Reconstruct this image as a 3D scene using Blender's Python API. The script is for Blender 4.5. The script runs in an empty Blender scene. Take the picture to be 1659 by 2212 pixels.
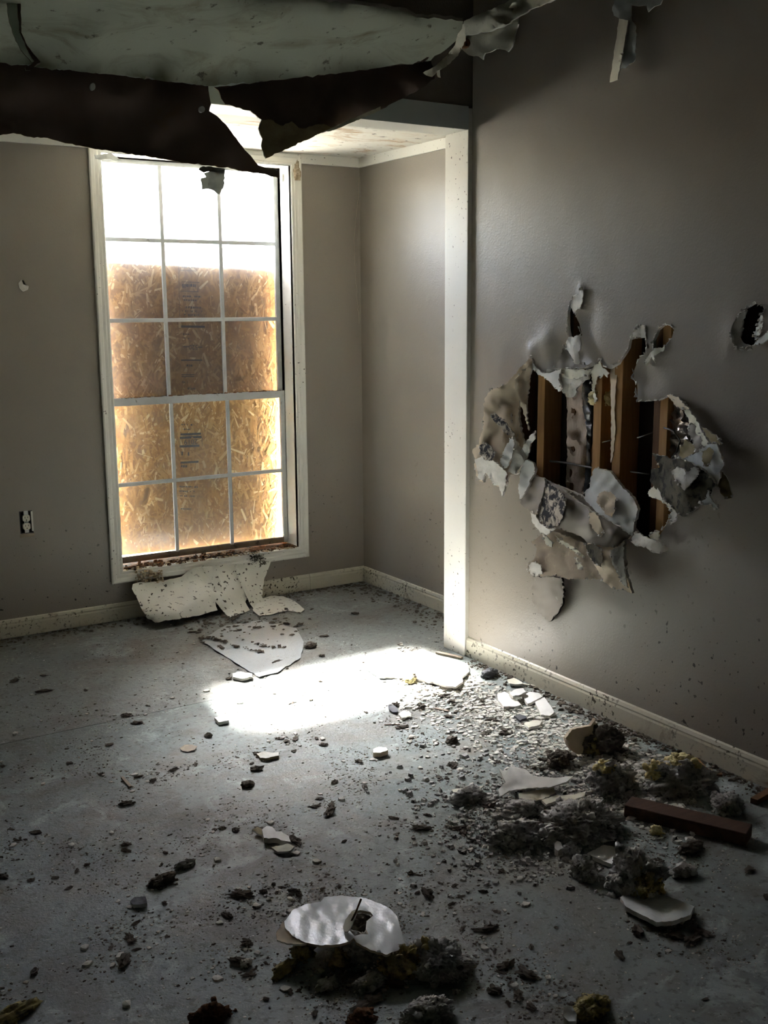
import bpy, bmesh, math, random
from mathutils import Vector, Matrix, noise, geometry
random.seed(7)
sc = bpy.context.scene
COL = sc.collection
# ------------------------------------------------------------------ camera
FPX, YAW, PITCH, ROLL, CAMZ = 2323.87, 0.5601, 0.1847, -0.0072, 1.5
IW, IH = 1659.0, 2212.0
cd = Vector((math.sin(YAW)*math.cos(PITCH), math.cos(YAW)*math.cos(PITCH), -math.sin(PITCH)))
r0 = Vector((math.cos(YAW), -math.sin(YAW), 0)); u0 = r0.cross(cd)
cr = math.cos(ROLL)*r0 + math.sin(ROLL)*u0
cu = -math.sin(ROLL)*r0 + math.cos(ROLL)*u0
CAM = Vector((0, 0, CAMZ))
camd = bpy.data.cameras.new('camera'); cam = bpy.data.objects.new('camera', camd); COL.objects.link(cam)
camd.sensor_fit = 'VERTICAL'; camd.sensor_height = 36.0; camd.lens = 36.0*FPX/IH
camd.clip_start = 0.02
M = Matrix((cr, cu, -cd)).transposed().to_4x4(); M.translation = CAM
cam.matrix_world = M
sc.camera = cam
# ------------------------------------------------------------------ sky, sun, exposure
SUN_EL = math.radians(51.5)
w = bpy.data.worlds.new('sky'); sc.world = w; w.use_nodes = True
wn = w.node_tree.nodes; wl = w.node_tree.links
bg = wn['Background']
sky = wn.new('ShaderNodeTexSky'); sky.sky_type = 'NISHITA'; sky.sun_disc = False
sky.sun_elevation = SUN_EL; sky.sun_rotation = 0.0; sky.air_density = 1.0; sky.dust_density = 2.5
wl.new(sky.outputs[0], bg.inputs[0]); bg.inputs[1].default_value = 1.8
sd = bpy.data.lights.new('sun', 'SUN'); sun = bpy.data.objects.new('sun', sd); COL.objects.link(sun)
sd.energy = 90.0; sd.angle = math.radians(6.0); sd.color = (1.0, 0.965, 0.90)
sv = Vector((0.02, math.cos(SUN_EL), math.sin(SUN_EL)))           # towards the sun: straight out of the window wall
sun.rotation_euler = sv.to_track_quat('Z', 'Y').to_euler()
sun.location = (2, 12, 8)
ad = bpy.data.lights.new('wide_fill_sun', 'SUN'); fill_sun = bpy.data.objects.new('wide_fill_sun', ad); COL.objects.link(fill_sun)   # second sun lamp, added to spread soft light round the floor patch
ad.energy = 22.0; ad.angle = math.radians(28.0); ad.color = (0.95, 0.98, 1.0); fill_sun.rotation_euler = sun.rotation_euler; fill_sun.location = (2.5, 12, 8)
sc.view_settings.view_transform = 'Standard'; sc.view_settings.look = 'None'
sc.view_settings.gamma = 1.0; sc.view_settings.use_curve_mapping = False
sc.view_settings.exposure = 2.35
sc.cycles.use_denoising = True
sc.cycles.diffuse_bounces = 8; sc.cycles.max_bounces = 14; sc.cycles.transparent_max_bounces = 16
sc.cycles.sample_clamp_indirect = 8.0
sc.cycles.caustics_reflective = False; sc.cycles.caustics_refractive = False
# ------------------------------------------------------------------ measured room planes (metres)
YW, XA, XR = 5.071, 3.043, 2.732          # window wall, alcove side wall, right wall
YJ, YJ2 = 3.664, 3.825                    # opening: near and far edge of its jamb
ZH, ZHT, ZA = 2.215, 2.305, 2.29          # underside and top of the opening's head board, alcove ceiling
ZC = 2.62                                 # main ceiling
XL, YB = -1.8, -1.5                       # walls behind the camera
FLAP_Y = 3.5

def ray(px, py):
    return cd + cr*((px-IW/2)/FPX) - cu*((py-IH/2)/FPX)
def on(ax, val, px, py):
    q = ray(px, py); return CAM + q*((val-CAM[ax])/q[ax])
def floor_at(px, py, z=0.0): return on(2, z, px, py)
def P_right(px, py, off=0.0): return on(0, XR-off, px, py)
def P_back(px, py, off=0.0): return on(1, YW-off, px, py)
def P_flap(px, py, off=0.0): return on(1, FLAP_Y-off, px, py)
def P_floor(px, py, off=0.0): return on(2, max(off, 0.002), px, py)

# ------------------------------------------------------------------ materials
MATS = {}
class NT:
    def __init__(s, name):
        s.m = bpy.data.materials.new(name); s.m.use_nodes = True
        s.t = s.m.node_tree; s.n = s.t.nodes; s.l = s.t.links
        s.b = s.n['Principled BSDF']; s._c = None
        MATS[name] = s.m
    def co(s):
        if not s._c: s._c = s.n.new('ShaderNodeTexCoord')
        return s._c.outputs['Object']
    def noise(s, scale, detail=4, rough=0.55, dist=0.0, stretch=None, off=0.0):
        n = s.n.new('ShaderNodeTexNoise'); n.inputs['Scale'].default_value = scale
        n.inputs['Detail'].default_value = detail; n.inputs['Roughness'].default_value = rough
        n.inputs['Distortion'].default_value = dist
        src = s.co()
        if stretch or off:
            mp = s.n.new('ShaderNodeMapping'); s.l.new(src, mp.inputs[0])
            mp.inputs['Scale'].default_value = stretch or (1, 1, 1); mp.inputs['Location'].default_value = (off, off*.7, off*1.3)
            src = mp.outputs[0]
        s.l.new(src, n.inputs['Vector']); return n.outputs[0]
    def ramp(s, fac, stops):
        r = s.n.new('ShaderNodeValToRGB'); e = r.color_ramp.elements
        while len(e) < len(stops): e.new(0.5)
        for k, (p, c) in zip(e, stops):
            k.position = p; k.color = (c, c, c, 1) if not isinstance(c, tuple) else (*c, 1)
        s.l.new(fac, r.inputs[0]); return r.outputs[0]
    def mix(s, fac, a, b):
        m = s.n.new('ShaderNodeMix'); m.data_type = 'RGBA'
        for i, v in ((0, fac), (6, a), (7, b)):
            if isinstance(v, (int, float)): m.inputs[i].default_value = v
            elif isinstance(v, tuple): m.inputs[i].default_value = (*v, 1)
            else: s.l.new(v, m.inputs[i])
        return m.outputs[2]
    def math(s, op, a, b=0.0):
        m = s.n.new('ShaderNodeMath'); m.operation = op
        for i, v in enumerate((a, b)):
            if isinstance(v, (int, float)): m.inputs[i].default_value = v
            else: s.l.new(v, m.inputs[i])
        return m.outputs[0]
    def z(s):
        g = s.n.new('ShaderNodeNewGeometry'); x = s.n.new('ShaderNodeSeparateXYZ'); s.l.new(g.outputs['Position'], x.inputs[0]); return x.outputs
    def bump(s, h, strength=0.3, dist=0.01):
        b = s.n.new('ShaderNodeBump'); b.inputs['Strength'].default_value = strength; b.inputs['Distance'].default_value = dist
        s.l.new(h, b.inputs['Height'])
        s.l.new(b.outputs[0], s.b.inputs['Normal'])
    def done(s, col, rough=0.6, spec=0.5, metal=0.0):
        if isinstance(col, tuple): s.b.inputs['Base Color'].default_value = (*col, 1)
        else: s.l.new(col, s.b.inputs['Base Color'])
        if isinstance(rough, (int, float)): s.b.inputs['Roughness'].default_value = rough
        else: s.l.new(rough, s.b.inputs['Roughness'])
        s.b.inputs['Specular IOR Level'].default_value = spec; s.b.inputs['Metallic'].default_value = metal
        return s.m

def m_paint(name, base, rough, spec, speck=0.68, dirt=(0.03, 0.025, 0.02), bump=0.12, low=True, mlo=.46):
    t = NT(name)
    c = t.mix(t.noise(1.6, 3), tuple(x*.90 for x in base), tuple(min(1, x*1.08) for x in base))
    sp = t.ramp(t.noise(55, 2, .4), [(speck, 0.0), (speck+.03, 1.0)])
    msk = t.ramp(t.noise(2.2, 3, off=4), [(mlo, 0.0), (mlo+.16, 1.0)])
    sp = t.math('MULTIPLY', sp, msk)
    if low:
        zz = t.math('SUBTRACT', 1.05, t.z()[2]); zz = t.math('MULTIPLY', t.math('MAXIMUM', zz, 0.05), 1.3)
        sp = t.math('MINIMUM', t.math('MULTIPLY', sp, zz), 1.0)
    c = t.mix(sp, c, dirt)
    t.bump(t.math('ADD', t.noise(140, 2), t.math('MULTIPLY', t.noise(7, 3), 3.0)), bump*1.8, 0.004)
    return t.done(c, rough, spec)
m_paint('taupe_paint', (0.285, 0.255, 0.212), 0.40, 0.5)
def m_trim(name, base, speck, stain=(0.19, 0.11, 0.05), rough=0.45, a=.58, b=.72):
    t = NT(name)
    c = t.mix(t.noise(3, 4), base, tuple(x*.86 for x in base))
    st = t.ramp(t.noise(9, 6, .65, .6), [(a, 0.0), (b, .85)])
    zz = t.math('SUBTRACT', 0.34, t.z()[2]); zz = t.math('MULTIPLY', t.math('MAXIMUM', zz, 0.0), 3.6)
    c = t.mix(t.math('MULTIPLY', st, t.math('MINIMUM', zz, 1.0)), c, stain)
    sp = t.ramp(t.noise(70, 3, .5), [(speck, 0.0), (speck+.035, 1.0)])
    c = t.mix(t.math('MULTIPLY', sp, t.ramp(t.noise(4, 3, off=2), [(.45, .05), (.6, 1.0)])), c, (0.045, 0.035, 0.02))
    t.bump(t.noise(30, 5), .1, .004)
    return t.done(c, rough, .45)
m_trim('white_trim', (0.82, 0.81, 0.74), .67)
m_trim('dirty_baseboard', (0.60, 0.58, 0.47), .575)
def m_ceil(name, base, st, a, b):
    t = NT(name)
    c = t.mix(t.noise(2.2, 5, .6), base, tuple(x*.8 for x in base))
    c = t.mix(t.ramp(t.noise(3.1, 7, .66, 1.2, stretch=(1, 2.2, 1)), [(a, 0.0), (b, .9)]), c, st)
    c = t.mix(t.ramp(t.noise(24, 4, .6, off=6), [(.63, 0.0), (.7, .8)]), c, (0.05, 0.045, 0.03))
    t.bump(t.noise(60, 4), .15, .004)
    return t.done(c, .8, .2)
m_ceil('alcove_ceiling_paint', (0.80, 0.78, 0.70), (0.42, 0.27, 0.13), .53, .68)
m_ceil('mouldy_ceiling_paint', (0.42, 0.45, 0.36), (0.17, 0.16, 0.10), .50, .74)
def m_floor():
    t = NT('stained_concrete')
    c = t.mix(t.ramp(t.noise(1.3, 6, .62, .4), [(.3, 0.0), (.7, 1.0)]), (0.148, 0.182, 0.172), (0.265, 0.312, 0.298))
    c = t.mix(t.ramp(t.noise(3.3, 8, .66, .8, off=3), [(.47, 0.0), (.63, .8)]), c, (0.135, 0.122, 0.102))
    c = t.mix(t.ramp(t.noise(5, 9, .72, 1.0, off=9), [(.55, 0.0), (.66, .8)]), c, (0.43, 0.49, 0.475))
    c = t.mix(t.ramp(t.noise(2.0, 5, .6, off=14), [(.56, 0.0), (.7, .45)]), c, (0.20, 0.145, 0.085))
    yy = t.ramp(t.math('SUBTRACT', t.z()[1], 3.77), [(0.0, 0.0), (0.012, 1.0)])
    c = t.mix(t.math('MULTIPLY', yy, .35), c, (0.22, 0.20, 0.17))
    c = t.mix(t.ramp(t.noise(45, 6, .65), [(.54, 0.0), (.62, .6)]), c, (0.06, 0.055, 0.045))
    c = t.mix(t.ramp(t.noise(75, 4, .6, off=20), [(.62, 0.0), (.68, .6)]), c, (0.48, 0.48, 0.45))
    t.bump(t.math('ADD', t.noise(110, 5, .65), t.math('MULTIPLY', t.noise(14, 6), 1.5)), .45, .008)
    r = t.ramp(t.noise(4, 5, off=3), [(.3, .36), (.7, .6)])
    return t.done(c, r, .5)
m_floor()
def m_mottle(name, a, b, scale=14, rough=.8, spec=.25, c3=None, lo=.55, hi=.68, bump=.3, sc3=30, stretch=None, metal=0.0):
    t = NT(name)
    c = t.mix(t.ramp(t.noise(scale, 6, .6, .3, stretch=stretch), [(.35, 0.0), (.65, 1.0)]), a, b)
    if c3: c = t.mix(t.ramp(t.noise(sc3, 6, .65, .5, off=5), [(lo, 0.0), (hi, 1.0)]), c, c3)
    t.bump(t.noise(scale*4, 5, .6, stretch=stretch), bump, .006)
    return t.done(c, rough, spec, metal)
m_mottle('gypsum', (0.74, 0.72, 0.67), (0.60, 0.58, 0.53), 25, c3=(0.42, 0.36, 0.27), lo=.62, hi=.72)
m_mottle('white_paper', (0.80, 0.80, 0.77), (0.72, 0.72, 0.69), 8, .55, .4, c3=(0.28, 0.24, 0.18), lo=.68, hi=.76, bump=.1)
m_mottle('tan_paper', (0.72, 0.62, 0.48), (0.62, 0.52, 0.39), 10, .85, c3=(0.30, 0.25, 0.18), lo=.61, hi=.74, sc3=16, bump=.15)
m_mottle('brown_paper', (0.150, 0.108, 0.084), (0.110, 0.078, 0.060), 4, .75, .3, c3=(0.13, 0.085, 0.05), lo=.62, hi=.75, sc3=7, bump=.12)
m_mottle('olive_paper', (0.38, 0.33, 0.20), (0.24, 0.19, 0.11), 12, .8, c3=(0.33, 0.29, 0.17), bump=.2)
m_mottle('torn_paint', (0.285, 0.255, 0.215), (0.25, 0.222, 0.19), 6, .6, .35, c3=(0.46, 0.42, 0.36), lo=.66, hi=.74, bump=.1)
m_mottle('stained_flap', (0.34, 0.28, 0.21), (0.26, 0.21, 0.16), 8, .65, .3, c3=(0.44, 0.36, 0.25), bump=.1)
m_mottle('mouldy_board', (0.50, 0.44, 0.36), (0.36, 0.32, 0.27), 20, .9, c3=(0.03, 0.03, 0.035), lo=.44, hi=.53, sc3=30)
m_mottle('black_mould', (0.060, 0.055, 0.040), (0.11, 0.10, 0.07), 14, .9, c3=(0.015, 0.014, 0.012), lo=.52, hi=.62)
m_mottle('stud_wood', (0.44, 0.25, 0.095), (0.33, 0.175, 0.065), 9, .7, .3, stretch=(9, 9, .7), bump=.15)
m_mottle('dark_wood', (0.14, 0.072, 0.030), (0.10, 0.05, 0.022), 9, .7, .3, stretch=(9, 9, .7), bump=.15)
m_mottle('block_wood', (0.095, 0.050, 0.028), (0.062, 0.030, 0.018), 6, .65, .35, c3=(0.05, 0.03, 0.02), stretch=(1.2, 9, 9), bump=.2)
m_mottle('batt_paper', (0.60, 0.50, 0.43), (0.44, 0.35, 0.29), 7, .8, stretch=(6, 6, 1), c3=(0.28, 0.20, 0.15), lo=.6, hi=.68, bump=.4)
m_mottle('black_film', (0.025, 0.03, 0.035), (0.05, 0.055, 0.06), 10, .28, .6, bump=.5)
m_mottle('foil', (0.62, 0.58, 0.55), (0.45, 0.36, 0.31), 9, .28, .5, bump=.6, metal=.85)
m_mottle('grey_insulation', (0.54, 0.535, 0.51), (0.38, 0.37, 0.35), 60, .95, .1, c3=(0.17, 0.165, 0.15), lo=.54, hi=.64, sc3=45, bump=.4)
m_mottle('yellow_insulation', (0.82, 0.74, 0.45), (0.66, 0.55, 0.26), 50, .95, .1, c3=(0.35, 0.27, 0.12), lo=.56, hi=.68, bump=.7)
m_mottle('half_yellow_insulation', (0.33, 0.29, 0.18), (0.60, 0.49, 0.20), 14, .95, .1, c3=(0.13, 0.115, 0.085), lo=.5, hi=.6, sc3=30, bump=.7)
m_mottle('rust_foam', (0.22, 0.115, 0.06), (0.13, 0.065, 0.035), 30, .9, .1, c3=(0.06, 0.04, 0.03), bump=.6)
m_mottle('dark_dirt', (0.12, 0.103, 0.085), (0.18, 0.158, 0.13), 60, .95, .1, bump=.6)
m_mottle('grey_slate', (0.10, 0.105, 0.115), (0.07, 0.07, 0.078), 20, .6, .3)
m_mottle('chip_white', (0.70, 0.69, 0.64), (0.56, 0.54, 0.48), 40, .8, .2)
m_mottle('rotten_sill', (0.085, 0.045, 0.02), (0.22, 0.10, 0.04), 30, .9, .2, c3=(0.02, 0.015, 0.01), lo=.5, hi=.6, bump=.7)
m_mottle('crust', (0.33, 0.25, 0.15), (0.60, 0.52, 0.38), 60, .9, c3=(0.12, 0.06, 0.03), bump=.6)
m_mottle('aluminium', (0.56, 0.58, 0.58), (0.47, 0.49, 0.49), 10, .45, .5, c3=(0.2, 0.18, 0.15), lo=.66, hi=.74, bump=.05)
m_mottle('sash_brown', (0.23, 0.19, 0.14), (0.14, 0.11, 0.08), 10, .5, .4, c3=(0.05, 0.04, 0.03))
m_mottle('metal_box', (0.035, 0.035, 0.037), (0.06, 0.06, 0.06), 20, .5, .4)
m_mottle('outlet_plastic', (0.72, 0.69, 0.58), (0.66, 0.63, 0.52), 10, .35, .5, bump=.02)
m_mottle('slot_black', (0.012, 0.011, 0.010), (0.018, 0.017, 0.015), 10, .7)
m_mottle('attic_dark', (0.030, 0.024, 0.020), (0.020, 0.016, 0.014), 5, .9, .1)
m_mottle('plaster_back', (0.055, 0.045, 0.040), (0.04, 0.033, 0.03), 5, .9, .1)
m_mottle('wire', (0.05, 0.048, 0.045), (0.09, 0.08, 0.07), 20, .4, .5)
m_mottle('stamp_ink', (0.035, 0.04, 0.05), (0.05, 0.055, 0.065), 200, .8, .1)
m_mottle('outer_wall', (0.62, 0.54, 0.43), (0.54, 0.47, 0.37), 9, .85, .1)
m_mottle('yard', (0.46, 0.43, 0.36), (0.38, 0.36, 0.28), 2, .95, .1)
m_mottle('shaded_head_paint', (0.60, 0.67, 0.66), (0.56, 0.63, 0.62), 4, .5, .4, bump=.08)  # white trim paint with its bluish shade put into the colour
m_mottle('cream_strip', (0.80, 0.78, 0.66), (0.66, 0.64, 0.53), 14, .8, c3=(0.26, 0.21, 0.13), lo=.62, hi=.72)
m_mottle('green_strip', (0.62, 0.70, 0.60), (0.50, 0.57, 0.48), 12, .8)
m_mottle('shard_grey', (0.72, 0.75, 0.73), (0.58, 0.61, 0.59), 14, .7)
m_paint('vinyl_white', (0.72, 0.71, 0.63), .5, .4, .635, (0.075, 0.065, 0.045), .1, False, .30)
m_paint('floor_plastic', (0.42, 0.46, 0.47), .32, .5, .56, (0.16, 0.15, 0.13), .4, False)
m_mottle('glossy_white_paint', (0.74, 0.79, 0.82), (0.68, 0.73, 0.76), 24, .28, .9, bump=.25)
def m_stain_board():
    t = NT('stained_board')
    c = t.mix(t.noise(5, 3), (0.70, 0.71, 0.68), (0.62, 0.63, 0.60))
    t.bump(t.noise(60, 3), .05, .003); return t.done(c, .6, .3)
m_stain_board()
def m_thin():
    t = NT('thin_grey_paper'); n, l = t.n, t.l
    out = n['Material Output']; n.remove(t.b)
    c = t.mix(t.noise(9, 4), (0.62, 0.64, 0.61), (0.48, 0.50, 0.46))
    df = n.new('ShaderNodeBsdfDiffuse'); tl = n.new('ShaderNodeBsdfTranslucent'); mx = n.new('ShaderNodeMixShader'); mx.inputs[0].default_value = .5
    l.new(c, df.inputs[0]); l.new(c, tl.inputs[0]); l.new(df.outputs[0], mx.inputs[1]); l.new(tl.outputs[0], mx.inputs[2]); l.new(mx.outputs[0], out.inputs[0])
m_thin()
def m_osb():
    t = NT('osb_base'); t.done(t.mix(t.noise(20, 4), (0.26, 0.145, 0.065), (0.34, 0.20, 0.09)), .8, .2)
    t = NT('osb_strand')
    g = t.n.new('ShaderNodeNewGeometry')
    c = t.ramp(g.outputs['Random Per Island'], [(0.0, (0.26, 0.135, 0.045)), (.45, (0.38, 0.215, 0.075)), (.85, (0.48, 0.30, 0.115)), (1.0, (0.72, 0.56, 0.32))])
    t.bump(t.noise(120, 3), .2, .003); t.done(c, .6, .35)
m_osb()
def m_glass(name, tint, d0, d1):
    t = NT(name); n, l = t.n, t.l
    out = n['Material Output']; n.remove(t.b)
    tr = n.new('ShaderNodeBsdfTransparent'); tr.inputs[0].default_value = (*tint, 1)
    gl = n.new('ShaderNodeBsdfGlossy'); gl.inputs['Roughness'].default_value = .04
    df = n.new('ShaderNodeBsdfDiffuse'); df.inputs[0].default_value = (.72, .74, .74, 1)
    tl = n.new('ShaderNodeBsdfTranslucent'); tl.inputs[0].default_value = (.72, .74, .74, 1)
    ad = n.new('ShaderNodeMixShader'); ad.inputs[0].default_value = .6; l.new(df.outputs[0], ad.inputs[1]); l.new(tl.outputs[0], ad.inputs[2])
    fr = n.new('ShaderNodeLayerWeight'); fr.inputs[0].default_value = .22
    fm = t.math('MULTIPLY', fr.outputs['Fresnel'], .55)
    a = n.new('ShaderNodeMixShader'); l.new(fm, a.inputs[0]); l.new(tr.outputs[0], a.inputs[1]); l.new(gl.outputs[0], a.inputs[2])
    b = n.new('ShaderNodeMixShader'); l.new(t.ramp(t.noise(5, 6, .65, .5), [(.3, d0), (.75, d1)]), b.inputs[0]); l.new(a.outputs[0], b.inputs[1]); l.new(ad.outputs[0], b.inputs[2])
    l.new(b.outputs[0], out.inputs[0])
m_glass('dusty_glass', (.94, .96, .955), .02, .09)
m_glass('grimy_glass', (.66, .66, .67), .04, .12)

# ------------------------------------------------------------------ object helpers
def link(name, verts, faces, mats, parent=None, smooth=False, midx=None):
    me = bpy.data.meshes.new(name); me.from_pydata([tuple(v) for v in verts], [], faces)
    for m in (mats if isinstance(mats, (list, tuple)) else [mats]): me.materials.append(MATS[m])
    if midx:
        for p, i in zip(me.polygons, midx): p.material_index = i
    if smooth:
        for p in me.polygons: p.use_smooth = True
    me.validate(); me.update()
    o = bpy.data.objects.new(name, me); COL.objects.link(o)
    if parent: o.parent = parent
    return o
def empty(name, loc=(0, 0, 0), parent=None):
    o = bpy.data.objects.new(name, None); o.empty_display_size = .05; COL.objects.link(o); o.location = loc
    if parent: o.parent = parent
    return o
def lab(o, label=None, cat=None, group=None, kind=None):
    if label: o['label'] = label
    if cat: o['category'] = cat
    if group: o['group'] = group
    if kind: o['kind'] = kind
    return o
class MB:
    def __init__(s): s.v = []; s.f = []; s.mi = []
    def box(s, a, b, mi=0):
        x0, y0, z0 = a; x1, y1, z1 = b; n = len(s.v)
        s.v += [(x0,y0,z0),(x1,y0,z0),(x1,y1,z0),(x0,y1,z0),(x0,y0,z1),(x1,y0,z1),(x1,y1,z1),(x0,y1,z1)]
        s.f += [tuple(n+i for i in q) for q in ((3,2,1,0),(4,5,6,7),(0,1,5,4),(1,2,6,5),(2,3,7,6),(3,0,4,7))]; s.mi += [mi]*6
        return s
    def obox(s, c, ax, ay, az, mi=0):
        c, ax, ay, az = map(Vector, (c, ax, ay, az)); n = len(s.v)
        for k in (-1, 1):
            for i, j in ((-1,-1),(1,-1),(1,1),(-1,1)): s.v.append(tuple(c+ax*i+ay*j+az*k))
        s.f += [tuple(n+i for i in q) for q in ((3,2,1,0),(4,5,6,7),(0,1,5,4),(1,2,6,5),(2,3,7,6),(3,0,4,7))]; s.mi += [mi]*6
        return s
    def tube(s, pts, r, seg=6):
        pts = [Vector(p) for p in pts]; n0 = len(s.v)
        for i, p in enumerate(pts):
            d = (pts[min(i+1, len(pts)-1)]-pts[max(i-1, 0)]).normalized()
            a = d.orthogonal().normalized(); b = d.cross(a)
            for k in range(seg):
                t = 2*math.pi*k/seg; s.v.append(tuple(p+(a*math.cos(t)+b*math.sin(t))*r))
        for i in range(len(pts)-1):
            for k in range(seg):
                s.f.append((n0+i*seg+k, n0+i*seg+(k+1) % seg, n0+(i+1)*seg+(k+1) % seg, n0+(i+1)*seg+k)); s.mi.append(0)
        s.f.append(tuple(n0+k for k in range(seg))[::-1]); s.f.append(tuple(n0+(len(pts)-1)*seg+k for k in range(seg))); s.mi += [0, 0]
        return s
    def build(s, name, mats, parent=None, bevel=0.0, smooth=False):
        o = link(name, s.v, s.f, mats, parent, smooth, s.mi)
        if bevel:
            b = o.modifiers.new('bevel', 'BEVEL'); b.width = bevel; b.segments = 2; b.limit_method = 'ANGLE'
        return o
def inside(p, poly):
    x, y = p; c = False; j = len(poly)-1
    for i in range(len(poly)):
        xi, yi = poly[i][0], poly[i][1]; xj, yj = poly[j][0], poly[j][1]
        if (yi > y) != (yj > y) and x < (xj-xi)*(y-yi)/(yj-yi)+xi: c = not c
        j = i
    return c
def rough_outline(pts, step, jag, seed):
    """subdivide a closed outline (x, y, value...) and jitter the new points sideways"""
    out = []; n = len(pts)
    for i in range(n):
        a, b = pts[i], pts[(i+1) % n]
        L = math.hypot(b[0]-a[0], b[1]-a[1]); k = max(1, int(L/step))
        nx, ny = -(b[1]-a[1])/(L+1e-9), (b[0]-a[0])/(L+1e-9)
        for j in range(k):
            t = j/k; q = [a[m]+(b[m]-a[m])*t for m in range(len(a))]
            if jag and j:
                d = jag*(noise.noise((q[0]/step*.9, q[1]/step*.9, seed*3.7))*1.6)
                q[0] += nx*d; q[1] += ny*d
            out.append(tuple(q))
    return out
def cdt(outline, holes, spacing, fine=None):
    vs = []; es = []
    def loop(pl):
        n0 = len(vs)
        for p in pl: vs.append(Vector((p[0], p[1])))
        es.extend([(n0+i, n0+(i+1) % len(pl)) for i in range(len(pl))])
    loop(outline)
    for h in holes: loop(h)
    x0 = min(p[0] for p in outline); x1 = max(p[0] for p in outline); y0 = min(p[1] for p in outline); y1 = max(p[1] for p in outline)
    def grid(ax, ay, bx, by, s):
        k = 0; y = ay+s*.5
        while y < by:
            x = ax+s*(.5 if k % 2 else .25)
            while x < bx:
                q = (x+random.uniform(-.12, .12)*s, y+random.uniform(-.12, .12)*s)
                if inside(q, outline) and not any(inside(q, h) for h in holes): vs.append(Vector(q))
                x += s
            y += s; k += 1
    grid(x0, y0, x1, y1, spacing)
    if fine: grid(*fine)
    r = geometry.delaunay_2d_cdt(vs, es, [], 0, 1e-7)
    V = r[0]; F = []
    for f in r[2]:
        c = (sum(V[i][0] for i in f)/3, sum(V[i][1] for i in f)/3)
        if inside(c, outline) and not any(inside(c, h) for h in holes): F.append(tuple(f))
    return V, F
def thick_sheet(name, P3, F, away, t, mats, parent, smooth=True, want=None):
    """front faces P3/F, a copy pushed back by t along 'away', and the torn rim between; mats = front, back, rim"""
    n = len(P3); away = Vector(away)
    FF = []
    for f in F:
        a, b, c = (P3[i] for i in f)
        nn = (b-a).cross(c-a)
        if nn.dot(want or -away) < 0: f = tuple(reversed(f))
        FF.append(f)
    ed = {}
    for f in FF:
        for i in range(3):
            e = (f[i], f[(i+1) % 3]); ed[e] = 1
    V = [tuple(p) for p in P3]+[tuple(p+away*t) for p in P3]
    faces = list(FF); mi = [0]*len(FF)
    for f in FF: faces.append(tuple(n+i for i in reversed(f))); mi.append(1)
    for (a, b) in ed:
        if (b, a) not in ed: faces.append((b, a, a+n, b+n)); mi.append(2)
    o = link(name, V, faces, mats, parent, False, mi)
    if smooth:
        for p in o.data.polygons: p.use_smooth = p.material_index != 2
        try: o.data.set_sharp_from_angle(angle=math.radians(50))
        except Exception: pass
    return o
def sheet(name, P, pts, away, t, mats, parent=None, sp=10, jag=2.0, step=6, amp=0.004, ctrl=(), fr=.05, holes=()):
    """a torn sheet whose outline is read off the photograph: pts = (px, py, lift from the plane)"""
    seed = (sum(p[0] for p in pts) % 97)
    ol = rough_outline([tuple(p) if len(p) > 2 else (p[0], p[1], 0.0) for p in pts], step, jag, seed)
    V, F = cdt(ol, list(holes), sp)
    cp = [(p[0], p[1], p[2] if len(p) > 2 else 0.0) for p in pts]
    dense = [q for q in rough_outline(cp, 14, 0, 0)]+[c for c in ctrl for _ in range(3)]
    out = []
    for v in V:
        sw = so = 0.0
        for c in dense:
            d2 = (v[0]-c[0])**2+(v[1]-c[1])**2+sp*sp*4.0
            wgt = 1/(d2*math.sqrt(d2)); sw += wgt; so += wgt*c[2]
        off = so/sw + amp*noise.noise((v[0]*fr, v[1]*fr, seed))*1.5+amp*.5*noise.noise((v[0]*fr*3, v[1]*fr*3, seed+4))
        out.append(P(v[0], v[1], off))
    if len(mats) == 1: mats = mats*3
    elif len(mats) == 2: mats = [mats[0], mats[1], mats[1]]
    return thick_sheet(name, out, F, away, t, mats, parent)
ICO = {}
def ico(sub):
    if sub not in ICO:
        bm = bmesh.new(); bmesh.ops.create_icosphere(bm, subdivisions=sub, radius=1.0)
        ICO[sub] = ([v.co.copy() for v in bm.verts], [tuple(v.index for v in f.verts) for f in bm.faces]); bm.free()
    return ICO[sub]
def lump_data(seed, sub, dims, rough=.5, fr=1.4, fuzz=0.0):
    V, F = ico(sub); out = []
    for v in V:
        k = 1+rough*noise.noise(v*fr+Vector((seed*5.1, seed*2.3, 0)))
        k += rough*.55*noise.noise(v*fr*2.7+Vector((0, seed*3.3, seed)))
        if fuzz:
            k += fuzz*(.5-abs(noise.noise(v*fr*6+Vector((seed, 0, seed*1.7)))))+fuzz*.7*(.5-abs(noise.noise(v*fr*13+Vector((seed*2, seed, 0)))))
        p = v*k; p = Vector((p.x*dims[0], p.y*dims[1], p.z*dims[2]+dims[2]*.72))
        if p.z < 0: p.z = 0.0
        out.append(p)
    return out, F
def lump(name, loc, dims, mat, seed, sub=3, parent=None, rot=0.0, **k):
    V, F = lump_data(seed, sub, dims, **k)
    o = link(name, V, F, mat, parent, True)
    o.location = loc; o.rotation_euler = (0, 0, rot)
    return o
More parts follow.
